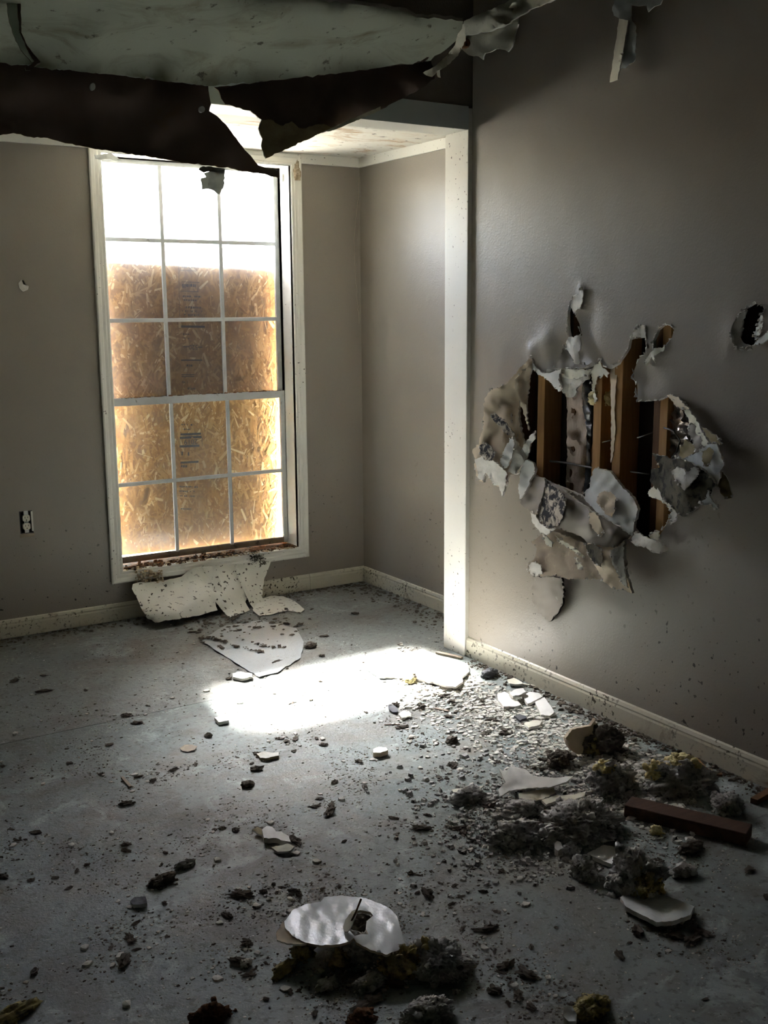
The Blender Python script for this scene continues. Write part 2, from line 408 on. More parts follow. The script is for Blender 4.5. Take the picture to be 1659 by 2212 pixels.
def shard_data(seed, r, t, n=7, dome=.25):
    rnd = random.Random(seed); top = []; bot = []
    for i in range(n):
        a = 2*math.pi*(i+rnd.uniform(-.3, .3))/n; rr = r*rnd.uniform(.55, 1.15)
        x, y = math.cos(a)*rr, math.sin(a)*rr*.75
        bot.append((x, y, 0)); top.append((x*.93+rnd.uniform(-.04, .04)*r, y*.93, t*rnd.uniform(.75, 1.1)))
    V = bot+top+[(0, 0, t*(1+dome))]
    F = [tuple(range(n))[::-1]]+[(i, (i+1) % n, n+(i+1) % n, n+i) for i in range(n)]+[(n+i, n+(i+1) % n, 2*n) for i in range(n)]
    return V, F

def crumbs(name, n, place, size, mat, parent=None, flat=.6, seed=1):
    rnd = random.Random(seed); V = []; F = []
    for _ in range(n):
        c, k = place(rnd)
        s = size*rnd.choice((.45, .6, .6, .8, 1.0, 1.4))*k; a = rnd.uniform(0, 6.28); el = rnd.uniform(.6, 1.5)
        pts = []
        for i in range(5):
            t = a+6.283*i/5; rr = s*rnd.uniform(.6, 1.2); pts.append((c.x+math.cos(t)*rr*el, c.y+math.sin(t)*rr, c.z))
        h = s*flat*rnd.uniform(.5, 1.2); n0 = len(V)
        V += pts+[(c.x+(p[0]-c.x)*.7+rnd.uniform(-.2, .2)*s, c.y+(p[1]-c.y)*.7, c.z+h*rnd.uniform(.7, 1.2)) for p in pts]
        F += [(n0+i, n0+(i+1) % 5, n0+5+(i+1) % 5, n0+5+i) for i in range(5)]+[tuple(n0+5+i for i in range(5))]
    o = link(name, V, F, mat, parent); o['kind'] = 'stuff'; return o
# ================================================================== STRUCTURE
def S(o, kind='structure'): o['kind'] = kind; return o
# floor: main slab and alcove slab with a narrow joint
fb = MB(); fb.box((XL-.2, YB-.2, -.15), (XA+.15, 3.772, 0)).box((XL-.2, 3.778, -.15), (XA+.15, YW+.02, -.0015)).box((XL-.2, 3.77, -.15), (XA+.15, 3.78, -.012))
S(fb.build('floor', 'stained_concrete'))
# ---- right wall with its holes (coordinates y, z on the plane x = XR)
def yz(pl): return [(lambda p: (p[1], p[2]))(P_right(*q[:2])) for q in pl]
H_MAIN = [(1143,775),(1152,786),(1163,796),(1180,806),(1195,800),(1210,794),(1235,795),(1262,797),(1285,790),(1297,776),(1302,792),(1318,797),(1335,787),(1346,770),(1357,752),(1360,735),(1370,716),(1379,704),(1391,704),(1395,718),(1393,735),(1396,752),(1392,765),(1382,770),(1374,786),(1368,800),(1366,815),(1372,826),(1376,850),(1378,867),(1400,867),(1424,865),(1440,857),(1458,866),(1478,880),(1496,898),(1506,918),(1508,950),(1480,1000),(1455,1090),(1442,1128),(1426,1150),(1416,1165),(1400,1166),(1380,1158),(1368,1142),(1300,1095),(1250,1068),(1200,1048),(1160,1030),(1132,1010),(1122,960),(1116,900),(1120,840),(1130,800)]
H_SLIT = [(1230,655),(1239,641),(1256,640),(1256,657),(1245,669),(1244,685),(1250,700),(1254,724),(1246,735),(1228,728),(1226,700),(1226,675)]
H_OVAL = [(1412,752),(1411,735),(1421,713),(1435,700),(1446,702),(1456,713),(1450,731),(1438,746),(1424,755)]
H_EDGE = [(1584,740),(1581,716),(1589,691),(1606,669),(1626,657),(1644,656),(1650,667),(1645,692),(1640,720),(1631,744),(1606,751),(1592,750)]
HOLES = [rough_outline(yz(h), .018, .004, i) for i, h in enumerate((H_MAIN, H_SLIT, H_OVAL, H_EDGE))]
rect = [(YB, 0), (YJ, 0), (YJ, 3.1), (YB, 3.1)]
V, F = cdt(rect, HOLES, .14, (2.1, .35, YJ-.01, 1.75, .022))
def dent(y, z):
    d = 0.0
    for (px, py, sy, sz, a) in ((1240,770,.10,.06,.022),(1270,700,.05,.09,.010),(1180,740,.05,.05,-.012),(1150,760,.025,.03,-.014),(1430,1180,.16,.10,.010),(1500,1000,.10,.16,.008),(1185,1330,.10,.07,-.008),(1300,1300,.2,.1,-.006),(1256,630,.015,.02,-.012),(1390,820,.06,.05,.012),(1580,720,.03,.06,-.006)):
        c = P_right(px, py); q = ((y-c.y)/sy)**2+((z-c.z)/sz)**2
        if q < 9: d += a*math.exp(-q)
    return d + .0015*noise.noise((y*2.2, z*2.2, 1))
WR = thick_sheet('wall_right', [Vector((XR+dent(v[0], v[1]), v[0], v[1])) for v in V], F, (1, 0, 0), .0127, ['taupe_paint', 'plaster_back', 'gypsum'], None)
S(WR)
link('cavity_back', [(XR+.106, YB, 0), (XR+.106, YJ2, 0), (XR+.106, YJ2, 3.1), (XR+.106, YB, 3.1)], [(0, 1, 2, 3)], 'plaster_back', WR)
# studs seen through the hole
def stud(px0, px1, mats, depth=.089, x0=None, z0=.05, z1=2.6):
    ya = P_right(px1, 950).y; yb = P_right(px0, 950).y
    x0 = XR+.0135 if x0 is None else x0
    m = MB(); m.box((x0, ya, z0), (x0+depth, yb, z1)); o = m.build('stud', [mats], WR, .002); return o
stud(1154, 1169, 'stud_wood')
stud(1274, 1291, 'stud_wood')
stud(1317, 1335, 'stud_wood')
stud(1417, 1434, 'stud_wood')
stud(1390, 1404, 'dark_wood', .06, XR+.044)
stud(1098, 1112, 'dark_wood')
stud(1210, 1218, 'dark_wood', .05, XR+.052)
a = P_right(1292, 840, -.07); b = P_right(1322, 1010, -.07)
dbx = MB(); dbx.obox((XR+.085, (a.y+b.y)/2+.01, (a.z+b.z)/2), (.009, 0, 0), (0, .028, .008), (0, -.10, .22)); dbx.build('brace_board', ['stud_wood'], WR, .002)
def Pc(depth): return lambda px, py, off=0.0: on(0, XR+depth-off, px, py)
lab(sheet('insulation_batt', Pc(.055), [(1222,800,0),(1262,810,0),(1258,870,.01),(1268,930,0),(1264,1010,.01),(1258,1080,0),(1222,1080,0),(1224,1000,.012),(1225,900,.008)], (1,0,0), .02, ['batt_paper'], WR, 7, 1.5, amp=.012), 'pinkish torn paper face of an insulation batt between two studs')
lab(sheet('black_film', Pc(.05), [(1258,825,0),(1274,815,.0),(1277,900,.01),(1274,990,0),(1276,1060,0),(1260,1072,0),(1266,1000,.01),(1268,930,.004),(1256,870,.01)], (1,0,0), .004, ['black_film'], WR, 6, 1.5, amp=.012), 'shiny black film beside the insulation batt')
lab(sheet('foil_facing', Pc(.045), [(1432,862,0),(1452,872,.0),(1478,890,.012),(1494,925,.01),(1490,960,.005),(1475,985,.01),(1452,1000,0),(1432,1005,0),(1433,930,.015)], (1,0,0), .002, ['foil'], WR, 6, 1.5, amp=.02, fr=.09), 'crumpled shiny foil facing behind the torn edge of the hole')
sheet('foil_facing', Pc(.06), [(1426,1085,0),(1455,1085,0),(1450,1130,0),(1440,1145,0),(1426,1150,0)], (1,0,0), .002, ['black_film'], WR, 6, 1.0, amp=.01)
lab(sheet('foam_bead', Pc(.012), [(1318,800,.0),(1326,790,0),(1334,780,0),(1331,830,.005),(1327,880,.008),(1329,930,.004),(1324,985,0),(1319,1000,0),(1320,900,.0)], (1,0,0), .004, ['tan_paper'], WR, 5, 1.5, amp=.004), 'dried adhesive bead and paper left on stud edge')
q = P_right(1302, 868, -.05)
yf = lump('insulation_tuft', (q.x, q.y, q.z-.012), (.03, .045, .035), 'yellow_insulation', 3.3, 4, WR, rough=.5, fuzz=.5); lab(yf, 'yellow insulation tuft caught between the studs')
for pts, r in (([(1188,996,-.03),(1225,1000,-.04),(1275,1010,-.03),(1322,1018,-.02)], .0045), ([(1291,958,-.03),(1320,951,-.01)], .0022), ([(1376,946,-.02),(1412,934,-.05)], .0022), ([(1434,924,.0),(1456,930,.0),(1469,952,.004),(1462,975,.0),(1440,1002,-.01)], .0035), ([(1362,1019,-.03),(1402,1024,-.04)], .003)):
    m = MB(); m.tube([P_right(*p) for p in pts], r); m.build('wire', ['wire'], WR, smooth=True)
AX = (1, 0, 0)
FLAPS = [  # name, label, outline (px, py, lift), thickness, mats, ctrl
 ('drywall_flap', 'large tan backed drywall flap folded out left of the hole', [(1150,768,.0),(1135,785,.02),(1118,800,.035),(1098,825,.05),(1075,838,.06),(1060,842,.065),(1047,860,.07),(1045,885,.075),(1043,925,.08),(1035,955,.085),(1020,975,.09),(1026,990,.09),(1025,1010,.085),(1032,1035,.08),(1045,1042,.075),(1048,1020,.075),(1058,1030,.07),(1070,1048,.065),(1080,1052,.06),(1085,1073,.055),(1092,1050,.05),(1098,1025,.045),(1115,1025,.03),(1130,1000,.01),(1138,985,.0),(1130,950,.0),(1120,905,.005),(1122,870,.01),(1128,840,.01),(1140,810,.0)], .010, ['tan_paper', 'torn_paint', 'gypsum'], [(1090,900,.055),(1075,960,.065)]),
 ('drywall_flap', 'narrow tan strip curled beside the large folded flap', [(1150,772,.005),(1140,792,.03),(1127,805,.045),(1113,818,.055),(1112,835,.06),(1124,868,.05),(1133,898,.035),(1142,930,.02),(1137,900,.01),(1138,870,.005),(1142,840,.005),(1144,815,.0),(1150,795,.0)], .006, ['tan_paper', 'tan_paper', 'gypsum'], []),
 ('adhesive_stroke', 'brown crusty stroke of adhesive on the folded tan flap', [(1060,898,.078),(1068,892,.076),(1076,900,.074),(1090,912,.07),(1104,928,.06),(1112,940,.056),(1104,944,.06),(1090,934,.068),(1078,920,.074),(1066,908,.078)], .003, ['mouldy_board'], []),
 ('torn_paper', 'white gypsum shreds hanging below the folded tan flap', [(1026,992,.095),(1045,985,.098),(1072,1000,.09),(1094,1020,.075),(1090,1050,.06),(1084,1072,.058),(1078,1050,.07),(1066,1048,.078),(1057,1030,.08),(1048,1022,.085),(1044,1040,.085),(1034,1034,.09)], .004, ['gypsum', 'gypsum'], []),
 ('mould_patch', 'grey mould patch on the folded tan flap', [(1036,962,.094),(1050,955,.093),(1062,965,.09),(1070,980,.088),(1062,995,.09),(1048,995,.094),(1036,982,.096)], .002, ['mouldy_board'], []),
 ('drywall_shard', 'white pointed shard leaning on the folded tan flap', [(1107,943,.045),(1111,960,.05),(1106,985,.06),(1095,1008,.07),(1088,1012,.075),(1080,1000,.08),(1085,982,.078),(1095,958,.065)], .006, ['white_paper', 'gypsum', 'gypsum'], []),
 ('torn_paper', 'crumpled gypsum shreds at the left edge of the hole', [(1107,945,.05),(1118,955,.05),(1124,975,.03),(1138,950,.02),(1156,930,.02),(1155,948,.02),(1146,958,.02),(1140,985,.01),(1128,1005,.03),(1112,1025,.05),(1096,1020,.06),(1104,1000,.058),(1112,970,.055)], .005, ['gypsum', 'tan_paper', 'gypsum'], []),
 ('drywall_shard', 'white oval drywall shard at lower left of the hole', [(1138,992,.03),(1152,1000,.03),(1157,1012,.03),(1155,1022,.035),(1148,1032,.04),(1140,1052,.05),(1130,1070,.055),(1122,1078,.06),(1119,1055,.06),(1122,1030,.055),(1126,1010,.04)], .010, ['white_paper', 'gypsum', 'gypsum'], []),
 ('drywall_flap', 'curled taupe painted scroll below the white oval shard', [(1148,1034,.02),(1160,1030,.02),(1176,1034,.03),(1178,1042,.04),(1172,1070,.06),(1160,1108,.07),(1150,1108,.065),(1138,1098,.055),(1126,1090,.04),(1124,1078,.03),(1138,1060,.02)], .008, ['torn_paint', 'gypsum', 'gypsum'], []),
 ('drywall_flap', 'wide bent taupe panel sagging below the hole', [(1158,1028,.012),(1180,1038,.02),(1206,1050,.03),(1240,1078,.04),(1280,1106,.05),(1330,1134,.045),(1366,1156,.01),(1356,1165,.015),(1345,1168,.03),(1335,1180,.05),(1322,1184,.06),(1298,1178,.07),(1278,1176,.07),(1262,1164,.065),(1235,1150,.06),(1205,1142,.055),(1172,1140,.05),(1160,1112,.045),(1166,1080,.03)], .011, ['torn_paint', 'gypsum', 'gypsum'], [(1270,1135,.09),(1220,1100,.075),(1320,1160,.07)]),
 ('mould_patch', 'dark mouldy gypsum patch on the bent panel', [(1180,1044,.046),(1200,1054,.055),(1218,1068,.068),(1222,1090,.08),(1216,1115,.085),(1206,1136,.078),(1186,1140,.07),(1174,1136,.068),(1164,1118,.062),(1172,1085,.052)], .003, ['mouldy_board'], []),
 ('torn_paper', 'white crumbled gypsum at the lower left edge of the bent panel', [(1146,1108,.06),(1158,1112,.065),(1166,1130,.07),(1182,1142,.075),(1200,1142,.075),(1180,1156,.06),(1168,1152,.055),(1156,1138,.055),(1148,1124,.05)], .008, ['gypsum'], []),
 ('drywall_shard', 'white drywall slab with a brown stain leaning inside the hole', [(1284,1012,.002),(1302,1014,.002),(1318,1018,.003),(1330,1035,.004),(1345,1055,.006),(1360,1066,.008),(1372,1084,.01),(1378,1100,.014),(1370,1130,.022),(1366,1158,.03),(1338,1140,.04),(1300,1118,.04),(1264,1080,.025),(1262,1064,.012),(1274,1052,.008),(1276,1030,.004)], .0125, ['stained_board', 'tan_paper', 'gypsum'], []),
 ('stain', 'brown torn spot on the white slab', [(1294,1066,.030),(1306,1060,.026),(1322,1066,.024),(1332,1076,.026),(1328,1090,.032),(1328,1105,.038),(1322,1118,.046),(1310,1112,.046),(1298,1096,.042),(1288,1084,.04)], .001, ['tan_paper'], []),
 ('stain', 'pale scraped oval on the bent panel', [(1272,1108,.098),(1284,1106,.098),(1296,1124,.099),(1304,1150,.094),(1298,1160,.092),(1282,1144,.098),(1272,1126,.1)], .001, ['tan_paper'], []),
 ('drywall_flap', 'brownish paint flap hanging under the bent panel', [(1172,1146,.02),(1162,1160,.025),(1148,1170,.035),(1160,1184,.04),(1155,1206,.05),(1138,1218,.055),(1142,1240,.055),(1170,1245,.055),(1200,1243,.055),(1230,1252,.06),(1262,1252,.06),(1285,1250,.06),(1306,1256,.06),(1290,1226,.055),(1268,1196,.05),(1266,1176,.045),(1240,1166,.04),(1205,1150,.03)], .004, ['stained_flap', 'gypsum', 'gypsum'], []),
 ('torn_paper', 'curled white paper scrap on the hanging brownish flap', [(1172,1154,.04),(1184,1162,.048),(1194,1172,.05),(1192,1182,.052),(1182,1178,.05),(1174,1166,.045)], .003, ['cream_strip'], []),
 ('torn_paper', 'white scrap at the left tip of the hanging brownish flap', [(1140,1220,.062),(1152,1214,.064),(1168,1220,.066),(1172,1240,.066),(1158,1246,.064),(1146,1240,.062)], .003, ['gypsum'], []),
 ('torn_paper', 'long thin torn sliver across the hanging brownish flap', [(1198,1156,.05),(1216,1168,.055),(1236,1180,.058),(1262,1202,.062),(1260,1205,.062),(1232,1186,.058),(1210,1174,.055)], .002, ['cream_strip'], []),
 ('torn_paper', 'small curled paper loop on the hanging brownish flap', [(1243,1200,.066),(1248,1212,.07),(1258,1222,.074),(1258,1230,.074),(1248,1230,.07),(1246,1216,.068)], .003, ['cream_strip'], []),
 ('drywall_flap', 'jagged spike of broken drywall hanging lowest on the right', [(1262,1175,.06),(1282,1172,.06),(1305,1182,.06),(1330,1180,.055),(1348,1168,.03),(1347,1200,.045),(1352,1240,.055),(1365,1282,.065),(1345,1274,.065),(1325,1272,.065),(1306,1258,.068),(1290,1230,.07),(1272,1200,.068)], .012, ['tan_paper', 'gypsum', 'gypsum'], [(1310,1220,.085)]),
 ('mould_patch', 'black mould blot on the broken spike', [(1264,1176,.073),(1280,1174,.075),(1300,1184,.086),(1302,1205,.092),(1298,1225,.09),(1284,1218,.082),(1272,1200,.078)], .002, ['black_mould'], []),
 ('torn_paper', 'pale gypsum crust along the right side of the broken spike', [(1318,1190,.082),(1336,1180,.066),(1346,1172,.045),(1346,1205,.055),(1350,1240,.066),(1356,1270,.072),(1344,1262,.074),(1334,1240,.078),(1322,1215,.085)], .004, ['gypsum'], []),
 ('drywall_flap', 'round taupe paint flap curling from the wall under the damage', [(1150,1246,.012),(1180,1246,.02),(1212,1248,.032),(1218,1270,.036),(1216,1300,.036),(1205,1325,.032),(1185,1343,.022),(1166,1325,.01),(1150,1300,.008)], .010, ['torn_paint', 'gypsum', 'plaster_back'], []),  # dark rim colour stands in for the shadow slit along its edge
 ('torn_paper', 'shredded paper strip at the bottom right of the hole', [(1368,1150,.02),(1382,1152,.03),(1398,1162,.04),(1416,1168,.045),(1430,1176,.04),(1442,1188,.02),(1425,1196,.03),(1410,1194,.04),(1395,1182,.04),(1376,1180,.035),(1362,1170,.03)], .006, ['gypsum', 'cream_strip'], []),
 ('torn_paper', 'small curled shred on the lowest stud', [(1402,1158,.02),(1410,1150,.03),(1424,1148,.03),(1422,1162,.03),(1428,1176,.02),(1414,1172,.03)], .004, ['cream_strip'], []),
 ('torn_paper', 'white torn gypsum fringe along the top left of the hole', [(1148,780,.002),(1160,796,.008),(1172,806,.01),(1186,806,.012),(1204,800,.012),(1212,796,.012),(1206,820,.014),(1212,838,.012),(1206,846,.01),(1196,836,.01),(1188,826,.01),(1176,818,.008),(1160,806,.006),(1150,795,.004)], .010, ['white_paper', 'gypsum', 'gypsum'], []),
 ('torn_paper', 'ragged tan and white fringe hanging at the top of the hole', [(1208,800,.0),(1235,798,.0),(1262,800,.0),(1276,800,.0),(1272,816,-.004),(1258,826,-.006),(1246,838,-.006),(1240,858,-.004),(1226,858,-.004),(1214,846,0),(1206,830,0)], .008, ['gypsum', 'tan_paper', 'gypsum'], []),
 ('torn_paper', 'smooth cream patch of bare board at the top of the hole', [(1214,798,.004),(1240,797,.004),(1276,797,.004),(1272,810,.002),(1250,818,.002),(1228,818,.002),(1214,814,.004)], .002, ['cream_strip'], []),
 ('torn_paper', 'small pointed shreds hanging between the studs', [(1278,796,0),(1296,778,.004),(1300,792,.006),(1316,806,.006),(1312,816,.004),(1304,808,.004),(1296,818,.0),(1292,808,0),(1284,840,-.01),(1290,865,-.01),(1284,870,-.01),(1278,840,-.008)], .004, ['cream_strip', 'tan_paper'], []),
 ('torn_paper', 'crumpled plaster shred hanging in the upper slit', [(1228,728,.005),(1238,730,.012),(1252,722,.01),(1254,740,.016),(1250,765,.02),(1250,785,.016),(1241,786,.02),(1233,768,.022),(1224,752,.016),(1222,740,.01)], .006, ['gypsum', 'cream_strip', 'gypsum'], [(1240,750,.03)]),
 ('torn_paper', 'gypsum rim at the top of the upper slit', [(1230,658,-.002),(1238,642,.006),(1250,636,.008),(1256,622,.01),(1260,632,.01),(1258,652,.008),(1254,668,.002),(1246,668,-.004),(1242,680,-.008),(1236,668,-.006)], .004, ['gypsum'], []),
 ('drywall_flap', 'dark grey pocket of wall pushed in under the upper slit', [(1196,794,.004),(1208,780,.006),(1218,746,.008),(1226,756,-.004),(1234,772,-.006),(1242,786,-.006),(1270,788,.0),(1298,776,.006),(1284,790,.006),(1250,797,.004),(1215,798,.004)], .004, ['torn_paint', 'gypsum', 'gypsum'], []),
 ('torn_paper', 'gypsum rim at the top of the narrow upward tear', [(1356,738,.0),(1366,722,.004),(1378,704,.006),(1392,702,.006),(1394,716,.004),(1392,730,0),(1378,730,-.004),(1366,733,-.004)], .004, ['gypsum', 'cream_strip'], []),
 ('torn_paper', 'torn white string of paper below the small oval hole', [(1416,752,.004),(1430,752,.006),(1436,744,.006),(1434,756,.006),(1420,764,.008),(1412,772,.01),(1416,786,.008),(1408,770,.01),(1396,790,.006),(1392,782,.006),(1404,762,.008)], .003, ['cream_strip'], []),
 ('torn_paper', 'white broken rim on the left of the right hand hole', [(1583,742,.0),(1580,716,.002),(1588,692,.004),(1604,670,.004),(1612,672,-.006),(1604,690,-.010),(1604,710,-.012),(1598,730,-.012),(1606,742,-.008),(1626,746,-.004),(1626,756,.002),(1604,758,.004),(1590,752,.004)], .006, ['gypsum', 'white_paper'], []),
 ('torn_paper', 'white broken rim on the right of the right hand hole', [(1648,676,.004),(1648,706,.004),(1640,725,.006),(1630,735,0),(1628,722,-.006),(1638,700,-.008),(1642,684,-.002)], .006, ['shard_grey', 'gypsum'], []),
 ('torn_paper', 'pale loose shard beside the right hand hole', [(1630,742,.004),(1644,728,.012),(1662,716,.014),(1668,728,.014),(1656,735,.012),(1646,744,.012),(1636,746,.008)], .005, ['shard_grey', 'gypsum'], []),
 ('drywall_flap', 'tan triangular flap at the upper right edge of the hole', [(1440,854,.002),(1450,852,.012),(1468,862,.02),(1490,884,.024),(1478,886,.016),(1462,880,.008),(1454,868,.004)], .006, ['tan_paper', 'torn_paint', 'gypsum'], []),
 ('torn_paper', 'bent white gypsum edge down the right side of the hole', [(1476,882,.01),(1490,886,.024),(1504,905,.03),(1512,924,.035),(1520,940,.04),(1532,958,.045),(1525,966,.04),(1514,962,.03),(1508,944,.02),(1500,925,.015),(1490,915,.012),(1484,900,.008)], .005, ['cream_strip', 'gypsum'], []),
 ('drywall_flap', 'brown flap standing out at the far right of the damage', [(1514,922,.03),(1530,930,.045),(1548,944,.055),(1560,958,.055),(1552,962,.045),(1540,960,.035),(1528,945,.03)], .005, ['olive_paper', 'torn_paint', 'gypsum'], []),
 ('torn_paper', 'white peeled board with a rusty stain right of the hole', [(1478,990,.03),(1500,980,.04),(1514,970,.045),(1530,960,.05),(1548,958,.055),(1558,985,.06),(1564,1005,.06),(1556,1015,.055),(1553,1035,.055),(1548,1052,.055),(1536,1030,.05),(1526,1015,.05),(1512,1008,.045),(1490,1005,.04)], .006, ['shard_grey', 'gypsum', 'gypsum'], []),
 ('stain', 'rust brown stain on the white peeled board', [(1518,975,.056),(1532,966,.06),(1542,975,.064),(1538,990,.064),(1530,1008,.062),(1520,1006,.06),(1516,995,.058)], .001, ['olive_paper'], []),
 ('drywall_flap', 'grey bare patch between the foil and the white peeled board', [(1486,920,.012),(1500,914,.02),(1508,930,.025),(1516,955,.034),(1518,972,.04),(1506,978,.038),(1498,960,.03),(1488,940,.02)], .004, ['torn_paint', 'gypsum'], []),
 ('torn_paper', 'olive paper scrap below the foil', [(1466,982,.02),(1480,948,.02),(1490,956,.026),(1502,960,.03),(1500,978,.036),(1484,990,.03),(1472,994,.026)], .003, ['olive_paper'], []),
 ('drywall_flap', 'large blackened flap at the lower right of the hole', [(1409,979,.02),(1420,984,.03),(1436,985,.04),(1448,992,.05),(1466,990,.06),(1488,998,.07),(1512,1010,.075),(1530,1025,.075),(1545,1045,.07),(1538,1058,.07),(1530,1080,.07),(1512,1092,.075),(1492,1106,.08),(1478,1116,.085),(1462,1108,.08),(1448,1092,.06),(1432,1076,.045),(1420,1060,.035),(1404,1040,.03),(1406,1015,.03),(1425,1010,.035),(1418,996,.03)], .009, ['black_mould', 'torn_paint', 'gypsum'], [(1475,1050,.09)]),
 ('drywall_shard', 'white diamond shard stuck on the blackened flap', [(1450,1018,.085),(1462,1008,.09),(1478,1014,.094),(1482,1025,.096),(1500,1008,.092),(1510,1018,.092),(1500,1036,.098),(1486,1052,.1),(1478,1060,.1),(1468,1048,.098),(1456,1032,.092)], .006, ['gypsum', 'tan_paper', 'gypsum'], []),
 ('torn_paper', 'pale curled edge at the bottom left of the blackened flap', [(1400,1062,.02),(1412,1050,.03),(1416,1046,.035),(1424,1060,.045),(1432,1078,.055),(1450,1094,.068),(1460,1106,.082),(1450,1104,.075),(1436,1088,.055),(1424,1080,.045),(1414,1076,.035),(1402,1072,.025)], .005, ['cream_strip', 'gypsum'], []),
 ('torn_paper', 'white shred at the lower right tip of the blackened flap', [(1530,1058,.076),(1534,1075,.078),(1546,1090,.075),(1552,1098,.07),(1546,1102,.07),(1530,1090,.076),(1516,1090,.08),(1510,1086,.08),(1524,1078,.08)], .004, ['shard_grey', 'gypsum'], []),
 ('drywall_flap', 'olive brown flap end behind the blackened flap', [(1548,1010,.03),(1562,1020,.035),(1574,1040,.03),(1582,1070,.02),(1580,1076,.02),(1568,1078,.03),(1556,1065,.035),(1550,1045,.035)], .004, ['olive_paper', 'gypsum'], []),
 ('torn_paper', 'white shreds of gypsum left on the lowest right edge', [(1454,1098,.03),(1462,1110,.035),(1460,1126,.03),(1448,1134,.02),(1450,1120,.02),(1446,1112,.02)], .004, ['gypsum'], []),
]
for nm, lb, pts, t, mats, ctrl in FLAPS:
    lab(sheet(nm, P_right, pts, AX, t, mats, WR, 6, 2.3, 4, .004, ctrl, .06), lb)
rnd = random.Random(3); V = []; F = []
for h, step, sz in ((H_MAIN, 6, .010), (H_SLIT, 5, .006), (H_OVAL, 5, .006), (H_EDGE, 5, .007)):
    ol = rough_outline(h, step, 1.2, 9); cxp = sum(q[0] for q in ol)/len(ol); cyp = sum(q[1] for q in ol)/len(ol)
    for i in range(len(ol)):
        if rnd.random() < .28: continue
        a_, b_ = P_right(ol[i][0], ol[i][1], .001), P_right(ol[(i+1) % len(ol)][0], ol[(i+1) % len(ol)][1], .001)
        out = Vector((0, a_.y-P_right(cxp, cyp).y, a_.z-P_right(cxp, cyp).z)).normalized()*rnd.uniform(-.6, 1.0)+Vector((-rnd.uniform(.1, .9), 0, 0))
        L = sz*rnd.uniform(.4, 1.7); n0 = len(V); m_ = (a_+b_)/2
        V += [a_, b_, b_+out*L*.7+Vector((0, rnd.gauss(0, .003), rnd.gauss(0, .003))), m_+out*L, a_+out*L*.6+Vector((0, rnd.gauss(0, .003), rnd.gauss(0, .003)))]
        F.append((n0, n0+1, n0+2, n0+3, n0+4))
o = link('torn_fringe', V, F, 'gypsum', WR); o['kind'] = 'stuff'
o.modifiers.new('thick', 'SOLIDIFY').thickness = .0015
def on_damage(r):
    nm, lb, pts, t, mats, ctrl = r.choice(FLAPS); i = r.randrange(len(pts)); a_, b_ = pts[i], pts[(i+1) % len(pts)]; q = r.random()
    return P_right(a_[0]+(b_[0]-a_[0])*q, a_[1]+(b_[1]-a_[1])*q, a_[2]+(b_[2]-a_[2])*q+.003), 1.0
crumbs('gypsum_crumbs', 700, on_damage, .0055, 'gypsum', WR, .9, 51)
# ---- jamb, head of the opening, partition above it
S(MB().box((XR-.02, YJ, 0), (XR+.34, YJ2, ZHT-.005)).build('trim_1', ['white_trim'], None, .003))
hd = MB(); hd.box((XL, YJ, ZH), (XR-.0205, YJ2, ZHT)); S(hd.build('trim_2', ['white_trim'], None, .003))
link('head_face', [(XL, YJ-.003, ZH+.001), (XR-.021, YJ-.003, ZH+.001), (XR-.021, YJ-.003, ZHT), (XL, YJ-.003, ZHT)], [(0, 1, 2, 3)], 'shaded_head_paint', bpy.data.objects['trim_2'])  # front of the head board, coloured as white trim in shade
S(MB().box((XL, YJ+.008, ZHT+.001), (XR+.3, YJ2-.02, 3.1)).build('wall_partition', ['taupe_paint']))
# ---- alcove side wall, ceiling, its trim
S(MB().box((XA, YJ2, 0), (XA+.1, YW+.1, ZA+.03)).build('wall_alcove', ['taupe_paint']))
S(MB().box((XL, YJ2, ZA), (XA, YW, ZA+.02)).build('ceiling_alcove', ['alcove_ceiling_paint']))
S(MB().box((XA-.016, YJ2, ZA-.048), (XA, YW-.016, ZA)).build('trim_3', ['white_trim'], None, .002))
S(MB().box((XL, YW-.016, ZA-.048), (XA-.001, YW, ZA)).build('trim_4', ['white_trim'], None, .002))
# ---- window wall
OX0, OX1, OZ0, OZ1 = 1.652, 2.628, .250, 2.228
oc = P_back(57, 1128)
outlet_hole = [(oc.x-.031, oc.z-.054), (oc.x+.031, oc.z-.054), (oc.x+.031, oc.z+.054), (oc.x-.031, oc.z+.054)]
def xz(pl): return [(lambda p: (p[0], p[2]))(P_back(*q)) for q in pl]
small_hole = xz([(43,607),(52,605),(56,614),(60,622),(50,628),(42,622)])
win_hole = [(OX0, OZ0), (OX1, OZ0), (OX1, OZ1), (OX0, OZ1)]
V, F = cdt([(XL, 0), (XA, 0), (XA, ZA), (XL, ZA)], [outlet_hole, small_hole, win_hole], .2, (1.0, .3, 1.6, 1.4, .05))
WB = S(thick_sheet('wall_back', [Vector((v[0], YW+.001*noise.noise((v[0]*3, v[1]*3, 0)), v[1])) for v in V], F, (0, 1, 0), .0127, ['taupe_paint', 'plaster_back', 'gypsum'], None))
link('cavity_back', [(XL, YW+.1, 0), (1.6, YW+.1, 0), (1.6, YW+.1, ZA), (XL, YW+.1, ZA)], [(3, 2, 1, 0)], 'plaster_back', WB)
lab(sheet('torn_paper', P_back, [(40,612,.004),(46,604,.006),(50,614,.0),(56,616,.006),(62,618,.006),(60,626,.006),(50,630,.006),(42,622,.006)], (0,1,0), .004, ['gypsum'], WB, 4, 1, 3, .003), 'white broken rim of the small hole in the window wall')
ex = MB()
